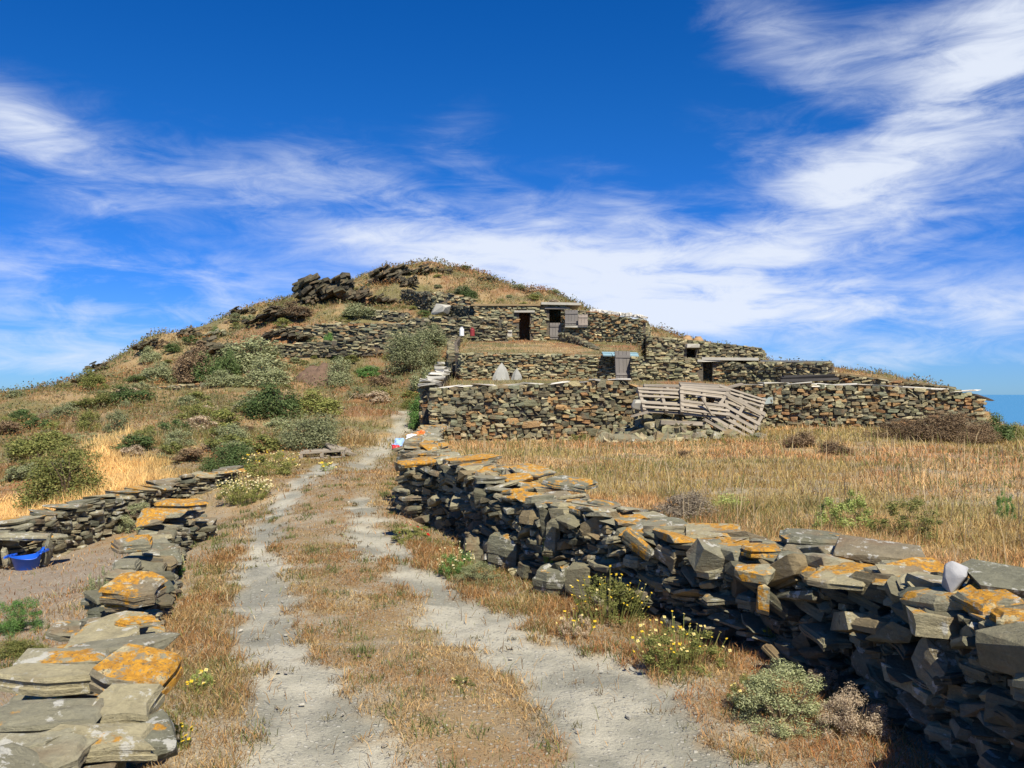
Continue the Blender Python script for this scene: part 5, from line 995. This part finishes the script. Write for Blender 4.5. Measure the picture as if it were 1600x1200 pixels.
# low scrub that mats the slope and weeds in the field: leaf faces close to the ground
def mat_scrub(n, d0, d1, pw, half, keepf, hgt, leaf, pal, lab, seed):
    r = np.random.default_rng(seed); x, y, d = scatter(n, d0, d1, pw, half); k = keepf(x, y, d); x, y, d = x[k], y[k], d[k]; m = len(x)
    z = height(x, y) + r.random(m) ** 1.3 * hgt * (.4 + fbm(x, y, 1.3, 3, seed)); p = np.stack([x, y, z], 1)
    nr = r.normal(0, .6, (m, 3)) + (0, -.3, .6); nr /= np.linalg.norm(nr, axis=1)[:, None]; a = np.cross(nr, r.normal(0, 1, (m, 3))); a /= np.linalg.norm(a, axis=1)[:, None]; b = np.cross(nr, a); sz = (leaf * d * r.uniform(.6, 1.5, m))[:, None]
    V = np.stack([p - a * sz, p + b * sz * .5, p + a * sz, p - b * sz * .5], 1).reshape(-1, 3)
    pi = np.clip((fbm(x, y, .55, 3, seed + 5) - .28) / .44 * len(pal) + r.normal(0, .5, m), 0, len(pal) - 1).astype(int); c = np.array(pal)[pi] * r.uniform(.6, 1.5, m)[:, None]
    tag(link('low_scrub', np_mesh('low_scrub', V, np.arange(m * 4).reshape(-1, 4), M_GRASS, np.repeat(c, 4, 0), quads=True)), lab, 'scrub', kind='stuff')
def hill_ok(x, y, d):
    return (sdist(poly_field, x, y) < -.4) & (sdist(poly_yard, x, y) < -.4) & (sdist(poly_up, x, y) < -.4) & (sdist(poly_up2, x, y) < -.4) & (gold(x, y) < .25) & (trackmask(x, y) < .2) & (fbm(x, y, .45, 4, 131) + .12 * fbm(x, y, 2.0, 3, 133) > .54)
mat_scrub(190000, 17, 74, 1.15, .62, hill_ok, .42, .0011, [(.30, .15, .055), (.16, .105, .05), (.13, .14, .05), (.19, .19, .085), (.10, .12, .04), (.24, .17, .07)], 'low olive and rust coloured scrub matting the hillside between the bushes', 12)
mat_scrub(60000, 5, 23, 1.1, .62, lambda x, y, d: (sdist(poly_field, x, y) > .4) & (fbm(x, y, .6, 4, 141) > .56), .16, .0009, [(.17, .10, .045), (.30, .17, .06), (.16, .17, .05), (.24, .25, .08)], 'brown and green low weeds scattered through the field grass', 14)
# loose chips and pebbles
def chips(n, d0, d1, s0, s1_, lab, fn, mat, seed):
    r = random.Random(seed); x, y, d = scatter(n, d0, d1, 1.3, .6); k = fn(x, y); x, y = x[k], y[k]; z = height(x, y); Vs = []; Ts = []; c = 0
    for i in range(len(x)):
        V, T = arr(MID[i % len(MID)]); s = s0 * (s1_ / s0) ** (r.random() ** 2.2); R = np.array(Euler((r.gauss(0, .25), r.gauss(0, .25), r.uniform(0, 6))).to_matrix())
        Vs.append((V * (s, s * r.uniform(.5, .9), s * r.uniform(.15, .3))) @ R.T + (x[i], y[i], z[i] - .012)); Ts.append(T + c); c += len(V)
    tag(link('stone_chips', np_mesh('stone_chips', np.concatenate(Vs), np.concatenate(Ts), mat)), lab, 'stones', kind='stuff')
M_CHIP = stone_mat('chips', [(0, (.42, .39, .30)), (.3, (.34, .32, .26)), (.6, (.5, .46, .36)), (.8, (.3, .28, .23))], 0, 2)
chips(2600, 2.4, 14, .006, .04, 'small grey stone chips scattered on the ruts and verges', lambda x, y: (sdist(poly_field, x, y) < -.3), M_CHIP, 4)
